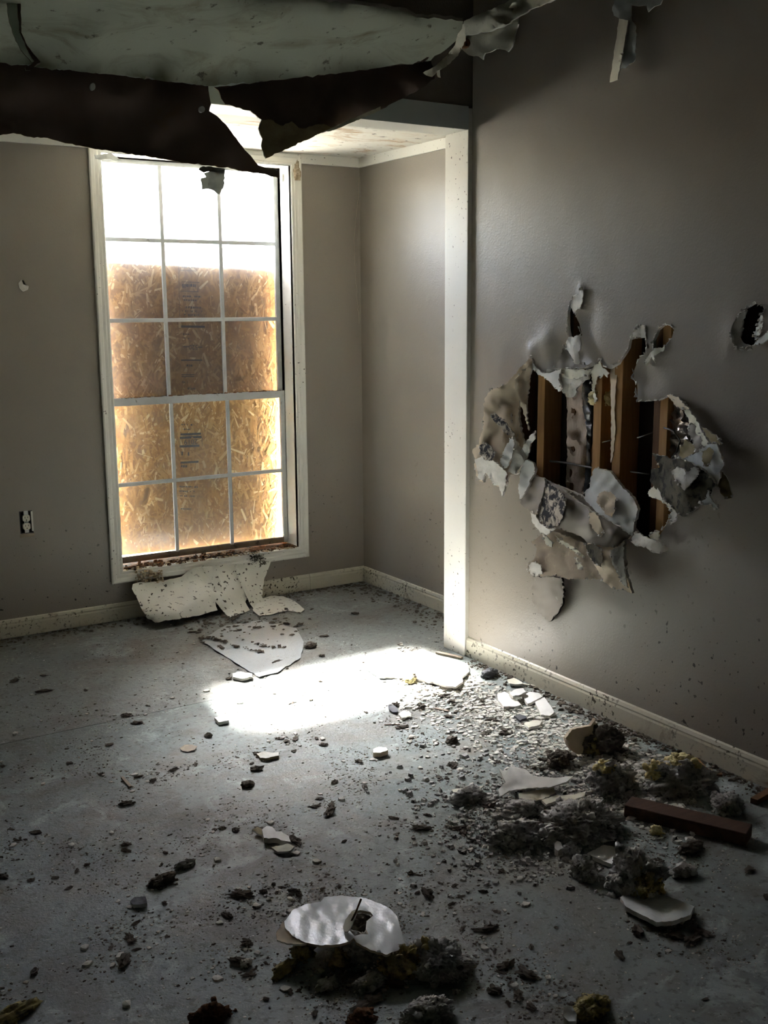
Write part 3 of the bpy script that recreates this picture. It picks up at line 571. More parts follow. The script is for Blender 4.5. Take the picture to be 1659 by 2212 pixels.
ex.box((XL, YW+.11, -.3), (OX0, YW+.18, 3.25)).box((OX1, YW+.11, -.3), (XA+.4, YW+.18, 3.25)).box((OX0, YW+.11, -.3), (OX1, YW+.18, OZ0-.02)).box((OX0, YW+.11, OZ1), (OX1, YW+.18, 3.25))
S(ex.build('wall_outside', ['outer_wall']))
# room shell out of view
S(MB().box((XL-.1, YB-.1, 0), (XL, YW+.15, 3.25)).build('wall_left', ['taupe_paint']))
S(MB().box((XL, YB-.1, 0), (XR+.3, YB, 3.25)).build('wall_front', ['taupe_paint']))
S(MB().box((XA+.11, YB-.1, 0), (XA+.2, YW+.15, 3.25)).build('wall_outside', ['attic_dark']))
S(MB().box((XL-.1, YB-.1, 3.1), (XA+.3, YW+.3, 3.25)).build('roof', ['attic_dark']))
CE = S(MB().box((XL, YB, ZC), (-.2, 2.25, ZC+.013)).box((XL, 2.25, ZC), (.2, YJ, ZC+.013)).build('ceiling', ['mouldy_ceiling_paint']))
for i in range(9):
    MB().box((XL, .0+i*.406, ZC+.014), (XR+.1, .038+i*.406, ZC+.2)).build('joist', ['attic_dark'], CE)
# ---- baseboards
def baseboard(name, a, b, n):
    """profiled board from a to b (floor points at the wall), n = direction into the room"""
    prof = [(0, 0), (.013, 0), (.013, .058), (.011, .066), (.0125, .072), (.007, .083), (0, .087)]
    a, b, n = Vector(a), Vector(b), Vector(n); Vv = []
    for p in (a, b):
        for (d, h) in prof: Vv.append(p+n*d+Vector((0, 0, h)))
    k = len(prof)
    fs = [(i, (i+1) % k, k+(i+1) % k, k+i) for i in range(k)]+[tuple(range(k))[::-1], tuple(range(k, 2*k))]
    o = link(name, Vv, fs, 'dirty_baseboard'); bm = bmesh.new(); bm.from_mesh(o.data); bmesh.ops.recalc_face_normals(bm, faces=bm.faces); bm.to_mesh(o.data); bm.free()
    return o
bb = empty('baseboard_back'); S(bb)
xs = P_back(668, 1255).x
o = baseboard('board', (XL, YW, .002), (xs-.002, YW, .002), (0, -1, 0)); o.parent = bb
o = baseboard('board', (xs+.001, YW, .002), (XA, YW, .002), (0, -1, 0)); o.parent = bb
S(baseboard('baseboard_alcove', (XA, YW-.013, .002), (XA, YJ2, .002), (-1, 0, 0)))
S(baseboard('baseboard_right', (XR, YJ-.001, .002), (XR, YB, .002), (-1, 0, 0)))

# ================================================================== WINDOW
W = S(empty('window_1', ((OX0+OX1)/2, YW, OZ0)))
def put(o):
    o.parent = W; o.matrix_parent_inverse = Matrix.Translation(-Vector(W.location)); return o
CP = [(0, 0), (0, .011), (.006, .015), (.016, .013), (.022, .0155), (.034, .0145), (.04, .018), (.054, .020), (.060, .017), (.060, 0)]
def casing(c0, d0, c1, d1):
    """board between two mitred corners; d0, d1 = outward diagonal of the inner corner"""
    Vv = []
    for c, d in ((c0, d0), (c1, d1)):
        for wv, t in CP: Vv.append((c[0]+d[0]*wv, YW-t, c[1]+d[1]*wv))
    k = len(CP); fs = [(i, i+1, k+i+1, k+i) for i in range(k-1)]+[tuple(range(k)), tuple(range(k, 2*k))]
    o = link('casing', Vv, fs, 'white_trim'); bm = bmesh.new(); bm.from_mesh(o.data); bmesh.ops.recalc_face_normals(bm, faces=bm.faces); bm.to_mesh(o.data); bm.free(); put(o); return o
BL, BR_, TR, TL = (OX0, OZ0), (OX1, OZ0), (OX1, OZ1), (OX0, OZ1)
casing(TL, (-1, 1), BL, (-1, -1)); casing(BR_, (1, -1), TR, (1, 1)); casing(BL, (-1, -1), BR_, (1, -1)); casing(TR, (1, 1), TL, (-1, 1))
ye = YW+.18
for a, b in (((OX0-.012, YW-.01, OZ0), (OX0, ye, OZ1)), ((OX1, YW-.01, OZ0), (OX1+.012, ye, OZ1)), ((OX0-.012, YW-.01, OZ1), (OX1+.012, ye, OZ1+.012))):
    put(MB().box(a, b).build('reveal_board', ['white_trim']))
lab(put(MB().box((OX0-.012, YW-.008, OZ0-.02), (OX1+.012, ye+.03, OZ0-.002)).build('sill', ['rotten_sill'])), 'rotten brown inner sill')
YU, YL = YW+.136, YW+.114
def sash(name, y, z0, z1, rows, cols, rail, mats, brail, glass):
    s = put(empty(name)); m = MB()
    gx0, gx1 = OX0+.001, OX1-.001; st = .024; d = .018
    m.box((gx0, y, z0), (gx0+st, y+d, z1)).box((gx1-st, y, z0), (gx1, y+d, z1))
    m.box((gx0+st, y, z1-rail), (gx1-st, y+d, z1))
    o = m.build('sash_frame', [mats]); o.parent = s
    o = MB().box((gx0+st, y, z0), (gx1-st, y+d, z0+brail)).build('bottom_rail', ['sash_brown']); o.parent = s
    xs_ = [gx0+st+(gx1-gx0-2*st)*i/cols for i in range(cols+1)]
    zb, zt = z0+brail, z1-rail
    zs_ = rows if isinstance(rows, list) else [zb+(zt-zb)*i/rows for i in range(rows+1)]
    hw = .0095
    for x in xs_[1:-1]:
        o = MB().box((x-hw, y-.004, zb-.004), (x+hw, y+.008, zt)).build('muntin', ['aluminium'], None, .002); o.parent = s
    for z in zs_[1:-1]:
        o = MB().box((gx0+st, y-.0035, z-hw), (gx1-st, y+.0075, z+hw)).build('muntin', ['aluminium'], None, .002); o.parent = s
    for i in range(cols):
        for j in range(len(zs_)-1):
            o = MB().box((xs_[i]+hw*.4, y+.009, zs_[j]), (xs_[i+1]-hw*.4, y+.012, zs_[j+1])).build('pane', [glass]); o.parent = s
    return s
U = sash('upper_sash', YU, 1.055, OZ1-.004, [1.085, 1.463, 1.849, OZ1-.024], 3, .02, 'aluminium', .03, 'grimy_glass')
Lw = sash('lower_sash', YL, OZ0+.006, 1.085, [.286, .655, 1.048], 3, .037, 'aluminium', .03, 'dusty_glass')
lab([c for c in Lw.children if c.name.startswith('sash_frame')][0], 'white painted lower frame with peeling meeting rail')
# sill debris: rotten crumbs and peeling paint flakes
o = crumbs('rotten_wood_crumbs', 420, lambda r: (Vector((r.uniform(OX0+.01, OX1-.01), YW-.012+abs(r.gauss(0, .05)), OZ0-.003)), 1), .010, 'rotten_sill', None, .8, 3); put(o)
o = crumbs('peeling_paint_flakes', 120, lambda r: (Vector((r.uniform(OX0+.02, OX1-.02), YW-.017+abs(r.gauss(0, .02)), OZ0-.001)), 1), .012, 'crust', None, .4, 5); put(o)
o = crumbs('peeling_paint_flakes', 60, lambda r: (Vector((r.uniform(OX0+.05, OX1-.02), YL+.004, 1.085)), 1), .009, 'rotten_sill', None, .5, 6); put(o)
q = P_back(642, 374, .02)
ns = lump('wasp_nest_crust', (q.x, YW-.018, q.z-.035), (.014, .008, .040), 'crust', 5, 4, None, rough=.6, fuzz=.6); put(ns); o = crumbs('black_mould', 150, lambda r: (P_back(r.gauss(556, 9), r.gauss(1206, 7), .021), .8), .006, 'black_mould', None, .8, 12); put(o)
lab(ns, 'crusty brown nest remains on the upper right casing')
q = P_back(620, 366, -.09)
put(MB().box((OX1-.012, YW+.06, 2.155), (OX1-.003, YW+.075, 2.195)).build('latch', ['aluminium'], None, .002))
# boarding outside
YO = YW+.226
OB0, OB1, OBZ0, OBZ1 = 1.62, 2.648, on(1, YO, 300, 1199).z, on(1, YO, 420, 532).z
OS = empty('osb_board', (2.08, YO, OBZ0)); lab(OS, 'oriented strand board nailed up outside the window, with upside down stamps', 'board')
def oput(o): o.parent = OS; o.matrix_parent_inverse = Matrix.Translation(-Vector(OS.location)); return o
oput(MB().box((OB0, YO, OBZ0), (OB1, YO+.011, OBZ1)).build('panel', ['osb_base']))
for x_ in (OB0+.01, OB1-.01):
    for z_ in (OBZ0+.25, OBZ1-.25):
        m = MB(); m.tube([(x_, YW+.1805, z_), (x_, YO+.016, z_)], .003); oput(m.build('screw', ['aluminium']))
rnd = random.Random(11); V = []; F = []
for i in range(5200):
    x, z = rnd.uniform(OB0+.02, OB1-.02), rnd.uniform(OBZ0+.03, OBZ1-.03)
    L = rnd.uniform(.012, .045); wd = rnd.uniform(.002, .009); a = rnd.gauss(math.pi/2, .7)
    ca, sa = math.cos(a), math.sin(a); y = YO-.0004-.0022*rnd.random(); tl = rnd.gauss(0, .02)
    n0 = len(V)
    for s, t in ((-1, -1), (1, -.7), (1, .7), (-1, 1)):
        V.append((min(max(x+ca*L*s-sa*wd*t, OB0), OB1), y+tl*L*s-abs(tl)*L, min(max(z+sa*L*s+ca*wd*t, OBZ0), OBZ1)))
    F.append((n0, n0+1, n0+2, n0+3))
o = oput(link('strands', V, F, 'osb_strand')); o['kind'] = 'stuff'
# print on the board (upside down): boxed rules, illegible rows as worn bars, and the figures that can be read
YP = YO-.0045
st = MB()
def rect_px(x0, y0, x1, y1):
    a = on(1, YP, x0, y0); b = on(1, YP, x1, y1)
    if y1-y0 > 15: mx = on(1, YP, (x0+x1)/2, (y0+y1)/2).x; a.x, b.x = mx-.0009, mx+.0009
    st.box((min(a.x, b.x), YP, min(a.z, b.z)), (max(a.x, b.x), YP+.0006, max(a.z, b.z)))
for l in ((371,555,427,556.5),(371,540,371.8,690),(426,535,427,558),(374,583,408,584.5),(376,608,416,609.5),(412,608,413,630),(375,628,414,629.5),(378,703,430,707),(381,748,397,750),(416,748,426,750),(380,777,426,778.5),(382,809,410,810),(382,813,410,814),(383,937,428,938.5),(382,944,429,945.5),(382,963,425,964.5),(382,944,383.5,964),(430,944,431,964),(385,998,424,999)): rect_px(*l)
rnd = random.Random(5)
for (yy, x0, x1, h) in ((536,384,410,4),(568,376,408,7),(575,376,412,6),(617,378,408,9),(640,380,420,4),(648,378,412,4),(664,382,420,5),(672,380,424,4),(680,384,416,4),(722,382,400,3),(731,384,398,3),(790,392,408,5),(826,384,396,4),(840,396,412,5),(918,384,410,4),(928,386,404,3),(982,386,392,12),(982,400,404,10),(1008,386,400,5),(1052,384,424,3),(1062,384,420,3),(1072,386,418,3),(1100,388,412,3)):
    x = x0
    while x < x1:
        wd = rnd.uniform(1.5, 4.5)
        if rnd.random() < .78: rect_px(x, yy-h/2, min(x+wd, x1), yy+h/2*rnd.uniform(.3, 1))
        x += wd+rnd.uniform(.8, 1.8)
oput(st.build('stamp', ['stamp_ink']))['kind'] = 'stuff'
def text(s, px, py, hpx):
    c = bpy.data.curves.new('stamp', 'FONT'); c.body = s; c.align_x = 'CENTER'; c.align_y = 'CENTER'; c.extrude = .0002
    p = on(1, YP, px, py); p2 = on(1, YP, px, py+hpx); c.size = (p-p2).length*1.45
    c.resolution_u = 3; tmp = bpy.data.objects.new('tmp', c); COL.objects.link(tmp); bpy.context.view_layer.update()
    me = bpy.data.meshes.new_from_object(tmp.evaluated_get(bpy.context.evaluated_depsgraph_get())); bpy.data.objects.remove(tmp)
    me.name = 'stamp_figures'; me.materials.clear(); me.materials.append(MATS['stamp_ink'])
    o = bpy.data.objects.new('stamp_figures', me); COL.objects.link(o); o['kind'] = 'stuff'
    o.rotation_euler = (math.radians(90), math.radians(180), 0); o.location = (p.x, YP-.0005, p.z); oput(o)
OS.rotation_euler = (0, math.radians(1.6), 0)
text('520', 406, 749, 10); text('2019', 406, 954, 11)
# ground outside
S(MB().box((-8, YW+.2, -.35), (12, 30, -.3)).build('ground', ['yard']))

# ================================================================== OUTLET
ot = empty('outlet', (oc.x, YW, oc.z)); lab(ot, 'cream duplex outlet with no cover plate in the window wall', 'outlet')
def otp(o): o.parent = ot; o.matrix_parent_inverse = Matrix.Translation(-Vector(ot.location)); return o
m = MB(); x, z = oc.x, oc.z
m.box((x-.029, YW+.045, z-.052), (x+.029, YW+.048, z+.052)).box((x-.030, YW+.001, z-.053), (x-.027, YW+.046, z+.053)).box((x+.027, YW+.001, z-.053), (x+.030, YW+.046, z+.053)).box((x-.029, YW+.001, z+.050), (x+.029, YW+.046, z+.053)).box((x-.029, YW+.001, z-.053), (x+.029, YW+.046, z-.050))
otp(m.build('box', ['metal_box']))
otp(MB().box((x-.010, YW-.001, z-.050), (x+.010, YW+.001, z+.054)).build('yoke', ['aluminium'], None, .0008))
def face(zc):
    pts = []
    for i in range(24):
        a = 2*math.pi*i/24; xx = max(-.0165, min(.0165, .0195*math.cos(a))); zz = max(-.0145, min(.0145, .018*math.sin(a))); pts.append((xx, zz))
    Vv = [(x+p[0], YW-.006, zc+p[1]) for p in pts]+[(x+p[0], YW+.012, zc+p[1]) for p in pts]
    Fv = [tuple(range(24)), tuple(range(24, 48))[::-1]]+[(i, 24+i, 24+(i+1) % 24, (i+1) % 24) for i in range(24)]
    f = otp(link('receptacle', Vv, Fv, 'outlet_plastic'))
    for dx, h in ((-.0065, .0045), (.0065, .0038)):
        s = MB().box((x+dx-.0011, YW-.0066, zc+.004-h), (x+dx+.0011, YW-.0058, zc+.004+h)).build('slot', ['slot_black'], f)
    s = MB().box((x-.0022, YW-.0066, zc-.0105), (x+.0022, YW-.0058, zc-.006)).build('slot', ['slot_black'], f)
face(z+.0195); face(z-.0195)
otp(MB().box((x-.003, YW-.0062, z-.003), (x+.003, YW+.003, z+.003)).build('screw', ['aluminium'], None, .001))
otp(MB().box((x+.022, YW-.003, z-.045), (x+.031, YW+.001, z+.050)).build('mud_ring', ['gypsum'], None, .001))
otp(MB().box((x-.033, YW-.002, z-.071), (x+.033, YW+.001, z-.055)).build('bare_strip', ['stained_flap'], None, .001))

# ================================================================== FALLEN CEILING
AY = (0, 1, 0)
CP_ = empty('fallen_ceiling_panel', P_flap(450, 185)); lab(CP_, 'big sheet of mouldy ceiling drywall sagging above the window with torn brown flaps', 'ceiling panel')
def cput(o): o.parent = CP_; o.matrix_parent_inverse = Matrix.Translation(-Vector(CP_.location)); return o
sag = sheet('sagging_sheet', P_flap, [(-520,20,0),(-330,88,0),(-160,118,0),(0,135,0),(100,147,0),(250,162,0),(450,186,0),(600,173,0),(800,149,0),(930,131,0),(962,108,.02),(985,88,.06),(998,62,.12),(1000,46,.2),(950,40,.25),(900,38,.25),(880,26,.28),(852,23,.28),(830,16,.3),(760,8,.34),(700,1,.36),(600,-8,.40),(500,-18,.44),(300,-120,.62),(-160,-160,.7),(-520,-140,.5)], (.0, .25, .97), .0127, ['mouldy_ceiling_paint', 'brown_paper', 'gypsum'], None, 26, 4, 12, .02, [(200,60,.28),(450,100,.16),(650,90,.2)], .012)
cput(sag)
lab(cput(sheet('hanging_flap', P_flap, [(-520,20,0),(-330,88,0),(-160,118,0),(0,135,.002),(100,147,.002),(250,162,.002),(450,186,.002),(452,205,.0),(456,225,-.005),(452,240,-.01),(468,250,-.01),(487,268,-.02),(500,285,-.02),(520,312,-.03),(535,330,-.03),(548,345,-.03),(558,357,-.03),(570,361,-.03),(590,364,-.03),(603,372,-.03),(604,385,-.03),(580,378,-.03),(540,371,-.03),(500,364,-.03),(450,357,-.03),(400,352,-.03),(350,343,-.03),(300,335,-.035),(250,328,-.035),(200,320,-.04),(150,310,-.04),(110,300,-.04),(60,295,-.04),(30,287,-.04),(0,292,-.04),(-160,288,-.04),(-330,262,-.04),(-440,200,-.02),(-500,110,-.01)], AY, .006, ['brown_paper', 'mouldy_ceiling_paint', 'olive_paper'], None, 22, 2.0, 7, .010, [(480,270,.0),(250,250,-.03)], .012)), 'left brown paper flap, the wider one')
lab(cput(sheet('hanging_flap', P_flap, [(462,188,.0),(600,173,.002),(800,149,.002),(930,131,.002),(939,150,.0),(939,170,.01),(906,193,.01),(860,217,.01),(827,235,.01),(780,252,.01),(718,277,.02),(650,307,.02),(575,342,.02),(570,328,.015),(565,315,.01),(568,300,.01),(563,291,.01),(559,278,.01),(566,259,.01),(557,253,.005),(541,239,.005),(510,232,.0),(487,226,.0),(478,213,.0),(472,195,.0)], AY, .006, ['brown_paper', 'mouldy_ceiling_paint', 'cream_strip'], None, 18, 2.0, 7, .016, [(700,200,-.03),(640,230,.03),(800,190,.02)], .02)), 'right brown paper flap, tapering to the corner')
cput(sheet('torn_paper', P_flap, [(566,259,.024),(585,258,.025),(600,268,.03),(612,272,.034),(630,262,.036),(645,276,.036),(662,277,.036),(676,272,.034),(700,268,.032),(718,276,.034),(650,308,.036),(575,342,.034),(565,316,.026),(568,300,.026),(561,280,.024)], AY, .002, ['olive_paper'], None, 10, 2, 6, .003))
cput(sheet('torn_paper', P_flap, [(700,284,.036),(760,257,.036),(800,240,.034),(822,230,.034),(822,238,.034),(780,256,.036),(735,276,.038),(712,284,.038)], AY, .003, ['cream_strip'], None, 8, 1, 5, .002))
for (px, py, rx, ry) in ((201,187,5.5,8),(437,236,6,7)):
    pts = [(px+rx*math.cos(i*math.pi/6), py+ry*math.sin(i*math.pi/6), .022) for i in range(12)]
    cput(sheet('joint_compound_spot', P_flap, pts, AY, .012, ['shard_grey'], None, 5, .3, 5, .0))
lab(cput(sheet('paper_scrap', P_flap, [(434,385,-.02),(445,382,-.02),(440,374,-.02),(452,370,-.02),(468,372,-.02),(484,366,-.02),(486,385,-.01),(484,400,.0),(474,420,.0),(462,412,.0),(450,408,.0),(436,410,.0)], AY, .0006, ['thin_grey_paper', 'thin_grey_paper'], None, 7, 2, 5, .01)), 'grey paper scrap dangling in front of the window')
cput(sheet('paper_scrap', P_flap, [(428,366,-.024),(440,358,-.03),(470,362,-.03),(486,364,-.024),(485,380,-.018),(470,376,-.018),(452,370,-.018),(440,373,-.02)], AY, .001, ['thin_grey_paper', 'olive_paper'], None, 7, 2, 5, .004))
cput(sheet('paper_scrap', lambda a, b, o=0: on(1, YW-.06-o, a, b), [(205,335,0),(240,330,0),(250,338,.005),(258,346,.01),(252,350,.01),(238,343,.01),(222,346,.005),(207,343,0)], AY, .003, ['shard_grey'], None, 6, 1.5, 4, .003))
lab(cput(sheet('joint_tape', P_flap, [(914,157,.03),(940,143,.03),(965,120,.03),(984,95,.06),(992,60,.12),(1003,50,.16),(1006,88,.1),(990,120,.05),(968,140,.03),(950,152,.03),(952,168,.03),(946,166,.03),(944,156,.03),(934,166,.03),(922,163,.03)], AY, .003, ['cream_strip', 'olive_paper'], None, 7, 1.5, 5, .012, (), .05)), 'cream strip of joint tape twisted at the right corner')
cput(sheet('wood_splinter', P_flap, [(908,130,.05),(922,112,.06),(932,97,.07),(930,106,.07),(926,116,.06),(934,110,.06),(924,128,.05),(914,134,.05)], AY, .003, ['brown_paper'], None, 6, 1, 5, .003))
# pieces left along the right wall
q = on(1, 3.2, 60, 60)
ts = sheet('ceiling_strip', lambda a, b, o=0: on(1, 3.22-o, a, b), [(8,-60,0),(30,-60,0),(38,20,0),(42,70,0),(58,106,0),(78,133,0),(68,134,0),(50,114,.01),(34,88,.02),(20,48,.01),(13,0,0)], AY, .004, ['green_strip', 'brown_paper', 'brown_paper'], None, 9, 1.5, 7, .004)
lab(ts, 'pale green strip of torn ceiling paper hanging at the top left', 'paper strip')
lab(sheet('brown_edge', lambda a, b, o=0: on(1, 3.215-o, a, b), [(32,-60,0),(44,-60,0),(45,20,0),(46,70,0),(60,100,0),(88,134,0),(80,138,0),(72,146,0),(66,152,0),(56,152,0),(54,146,0),(66,140,0),(74,132,0),(58,108,0),(42,75,0),(38,20,0)], AY, .003, ['brown_paper', 'brown_paper', 'cream_strip'], ts, 9, 1.0, 7, .003), 'brown curled edge')
tc = sheet('ceiling_edge_scrap', P_right, [(988,82,.05),(1000,72,.06),(1050,71,.06),(1085,58,.04),(1118,34,.02),(1119,52,.02),(1111,76,.03),(1106,100,.035),(1097,112,.035),(1085,107,.04),(1070,106,.045),(1058,113,.05),(1047,115,.05),(1043,129,.05),(1034,122,.05),(1020,121,.05),(1006,114,.05),(994,102,.05)], AX, .006, ['cream_strip', 'olive_paper', 'gypsum'], None, 9, 2, 6, .006)
lab(tc, 'ragged cream ceiling scrap hanging in the corner above the opening', 'scrap')
lab(sheet('upper_band', P_right, [(994,86,.06),(1002,46,.12),(1040,28,.10),(1090,8,.06),(1130,-20,.02),(1240,-20,.01),(1192,2,.006),(1150,18,.006),(1119,36,.02),(1086,58,.05),(1050,69,.07),(1006,76,.075)], AX, .008, ['cream_strip', 'olive_paper', 'gypsum'], tc, 11, 2, 7, .010), 'olive stained band along the broken ceiling edge')
q = P_right(1008, 92, .06)
lump('knot', (q.x-.006, q.y, q.z-.02), (.012, .022, .018), 'rust_foam', 2.2, 3, tc, fuzz=.4)
th = sheet('torn_tape_strip', P_right, [(1337,40,.015),(1357,44,.055),(1350,85,.06),(1342,130,.065),(1334,172,.07),(1317,178,.02),(1322,140,.02),(1330,90,.015)], AX, .004, ['cream_strip', 'gypsum'], None, 8, 1.2, 7, .003)
lab(th, 'torn strip of cream joint tape hanging high on the right wall', 'tape strip')
lab(sheet('backing', P_right, [(1322,22,.03),(1330,-12,.03),(1436,-12,.01),(1426,10,.012),(1413,14,.015),(1400,26,.02),(1397,12,.02),(1384,13,.022),(1365,12,.025),(1364,45,.03),(1374,56,.025),(1374,92,.025),(1371,130,.02),(1352,147,.025),(1338,150,.03),(1350,92,.033),(1358,46,.03),(1340,41,.03),(1326,34,.03)], AX, .004, ['shard_grey', 'gypsum'], th, 9, 2.5, 6, .006), 'grey ragged backing')

# ================================================================== UNDER THE WINDOW
def P_skirt(px, py, off=0.0):
    p = on(1, YW-.022-off, px, py)
    return p if p.z > .004 else on(2, .004, px, py)
sk = sheet('peeled_vinyl_sheet', P_skirt, [(287,1262,.02),(300,1258,.01),(345,1256,.01),(392,1246,.01),(412,1230,.005),(440,1222,.0),(500,1220,.0),(560,1214,.0),(586,1211,.0),(580,1228,.01),(570,1255,.02),(566,1290,.06),(575,1302,.12),(560,1322,.2),(548,1312,.12),(535,1285,.06),(530,1300,.1),(540,1318,.18),(508,1332,.25),(494,1334,.25),(480,1318,.2),(465,1300,.12),(470,1318,.2),(430,1330,.22),(380,1338,.25),(335,1345,.25),(318,1336,.2),(304,1312,.13),(294,1288,.07),(285,1272,.03)], AY, .002, ['vinyl_white'], None, 9, 1.5, 7, .012, [], .03)
lab(sk, 'peeled white vinyl sheet drooping from under the window sill to the floor', 'sheet')
sheet('folded_strip', P_skirt, [(436,1224,.03),(458,1224,.05),(470,1232,.07),(480,1270,.10),(492,1305,.16),(505,1322,.24),(506,1333,.26),(496,1334,.26),(482,1320,.2),(468,1290,.13),(456,1258,.08)], AY, .002, ['vinyl_white'], sk, 8, 1, 6, .004)
sheet('folded_strip', P_skirt, [(508,1218,.03),(522,1240,.05),(532,1270,.08),(548,1300,.12),(562,1322,.2),(552,1322,.2),(538,1300,.13),(524,1270,.09),(512,1245,.06)], AY, .002, ['vinyl_white'], sk, 8, 1, 6, .004)
sheet('floor_tail', P_floor, [(560,1296,.02),(585,1287,.018),(612,1288,.014),(636,1298,.01),(658,1316,.004),(650,1323,.003),(620,1318,.004),(590,1326,.004),(560,1330,.004),(545,1318,.006)], (0,0,-1), .002, ['vinyl_white'], sk, 10, 1, 7, .003)
crumbs('crumbling_plaster', 90, lambda r: (P_back(r.uniform(290, 350), r.uniform(1232, 1262), .02)+Vector((0, -r.uniform(0, .012), 0)), 1), .010, 'crust', sk, .8, 9)
pf = sheet('plastic_film', P_floor, [(436,1384,.004),(462,1366,.006),(486,1352,.006),(560,1340,.006),(640,1356,.004),(656,1386,.004),(650,1420,.004),(600,1452,.004),(560,1462,.004),(522,1440,.005),(482,1414,.005)], (0,0,-1), .0015, ['floor_plastic'], None, 9, 1.5, 7, .006, (), .05)
lab(pf, 'crinkled translucent film lying on the floor in front of the window', 'film')
def fold_line(r):
    l = r.choice(([(478,1384),(510,1396),(545,1404),(570,1410)], [(545,1386),(575,1398),(620,1396)], [(430,1380),(455,1378),(480,1384)]))
    i = r.randrange(len(l)-1); t = r.random(); px = l[i][0]+(l[i+1][0]-l[i][0])*t+r.gauss(0, 3); py = l[i][1]+(l[i+1][1]-l[i][1])*t+r.gauss(0, 1.2)
    return P_floor(px, py, .008), 1.0
crumbs('dark_fold_crumbs', 110, fold_line, .008, 'dark_dirt', pf, .6, 41)  # dark crumbs draw the film's dark fold lines
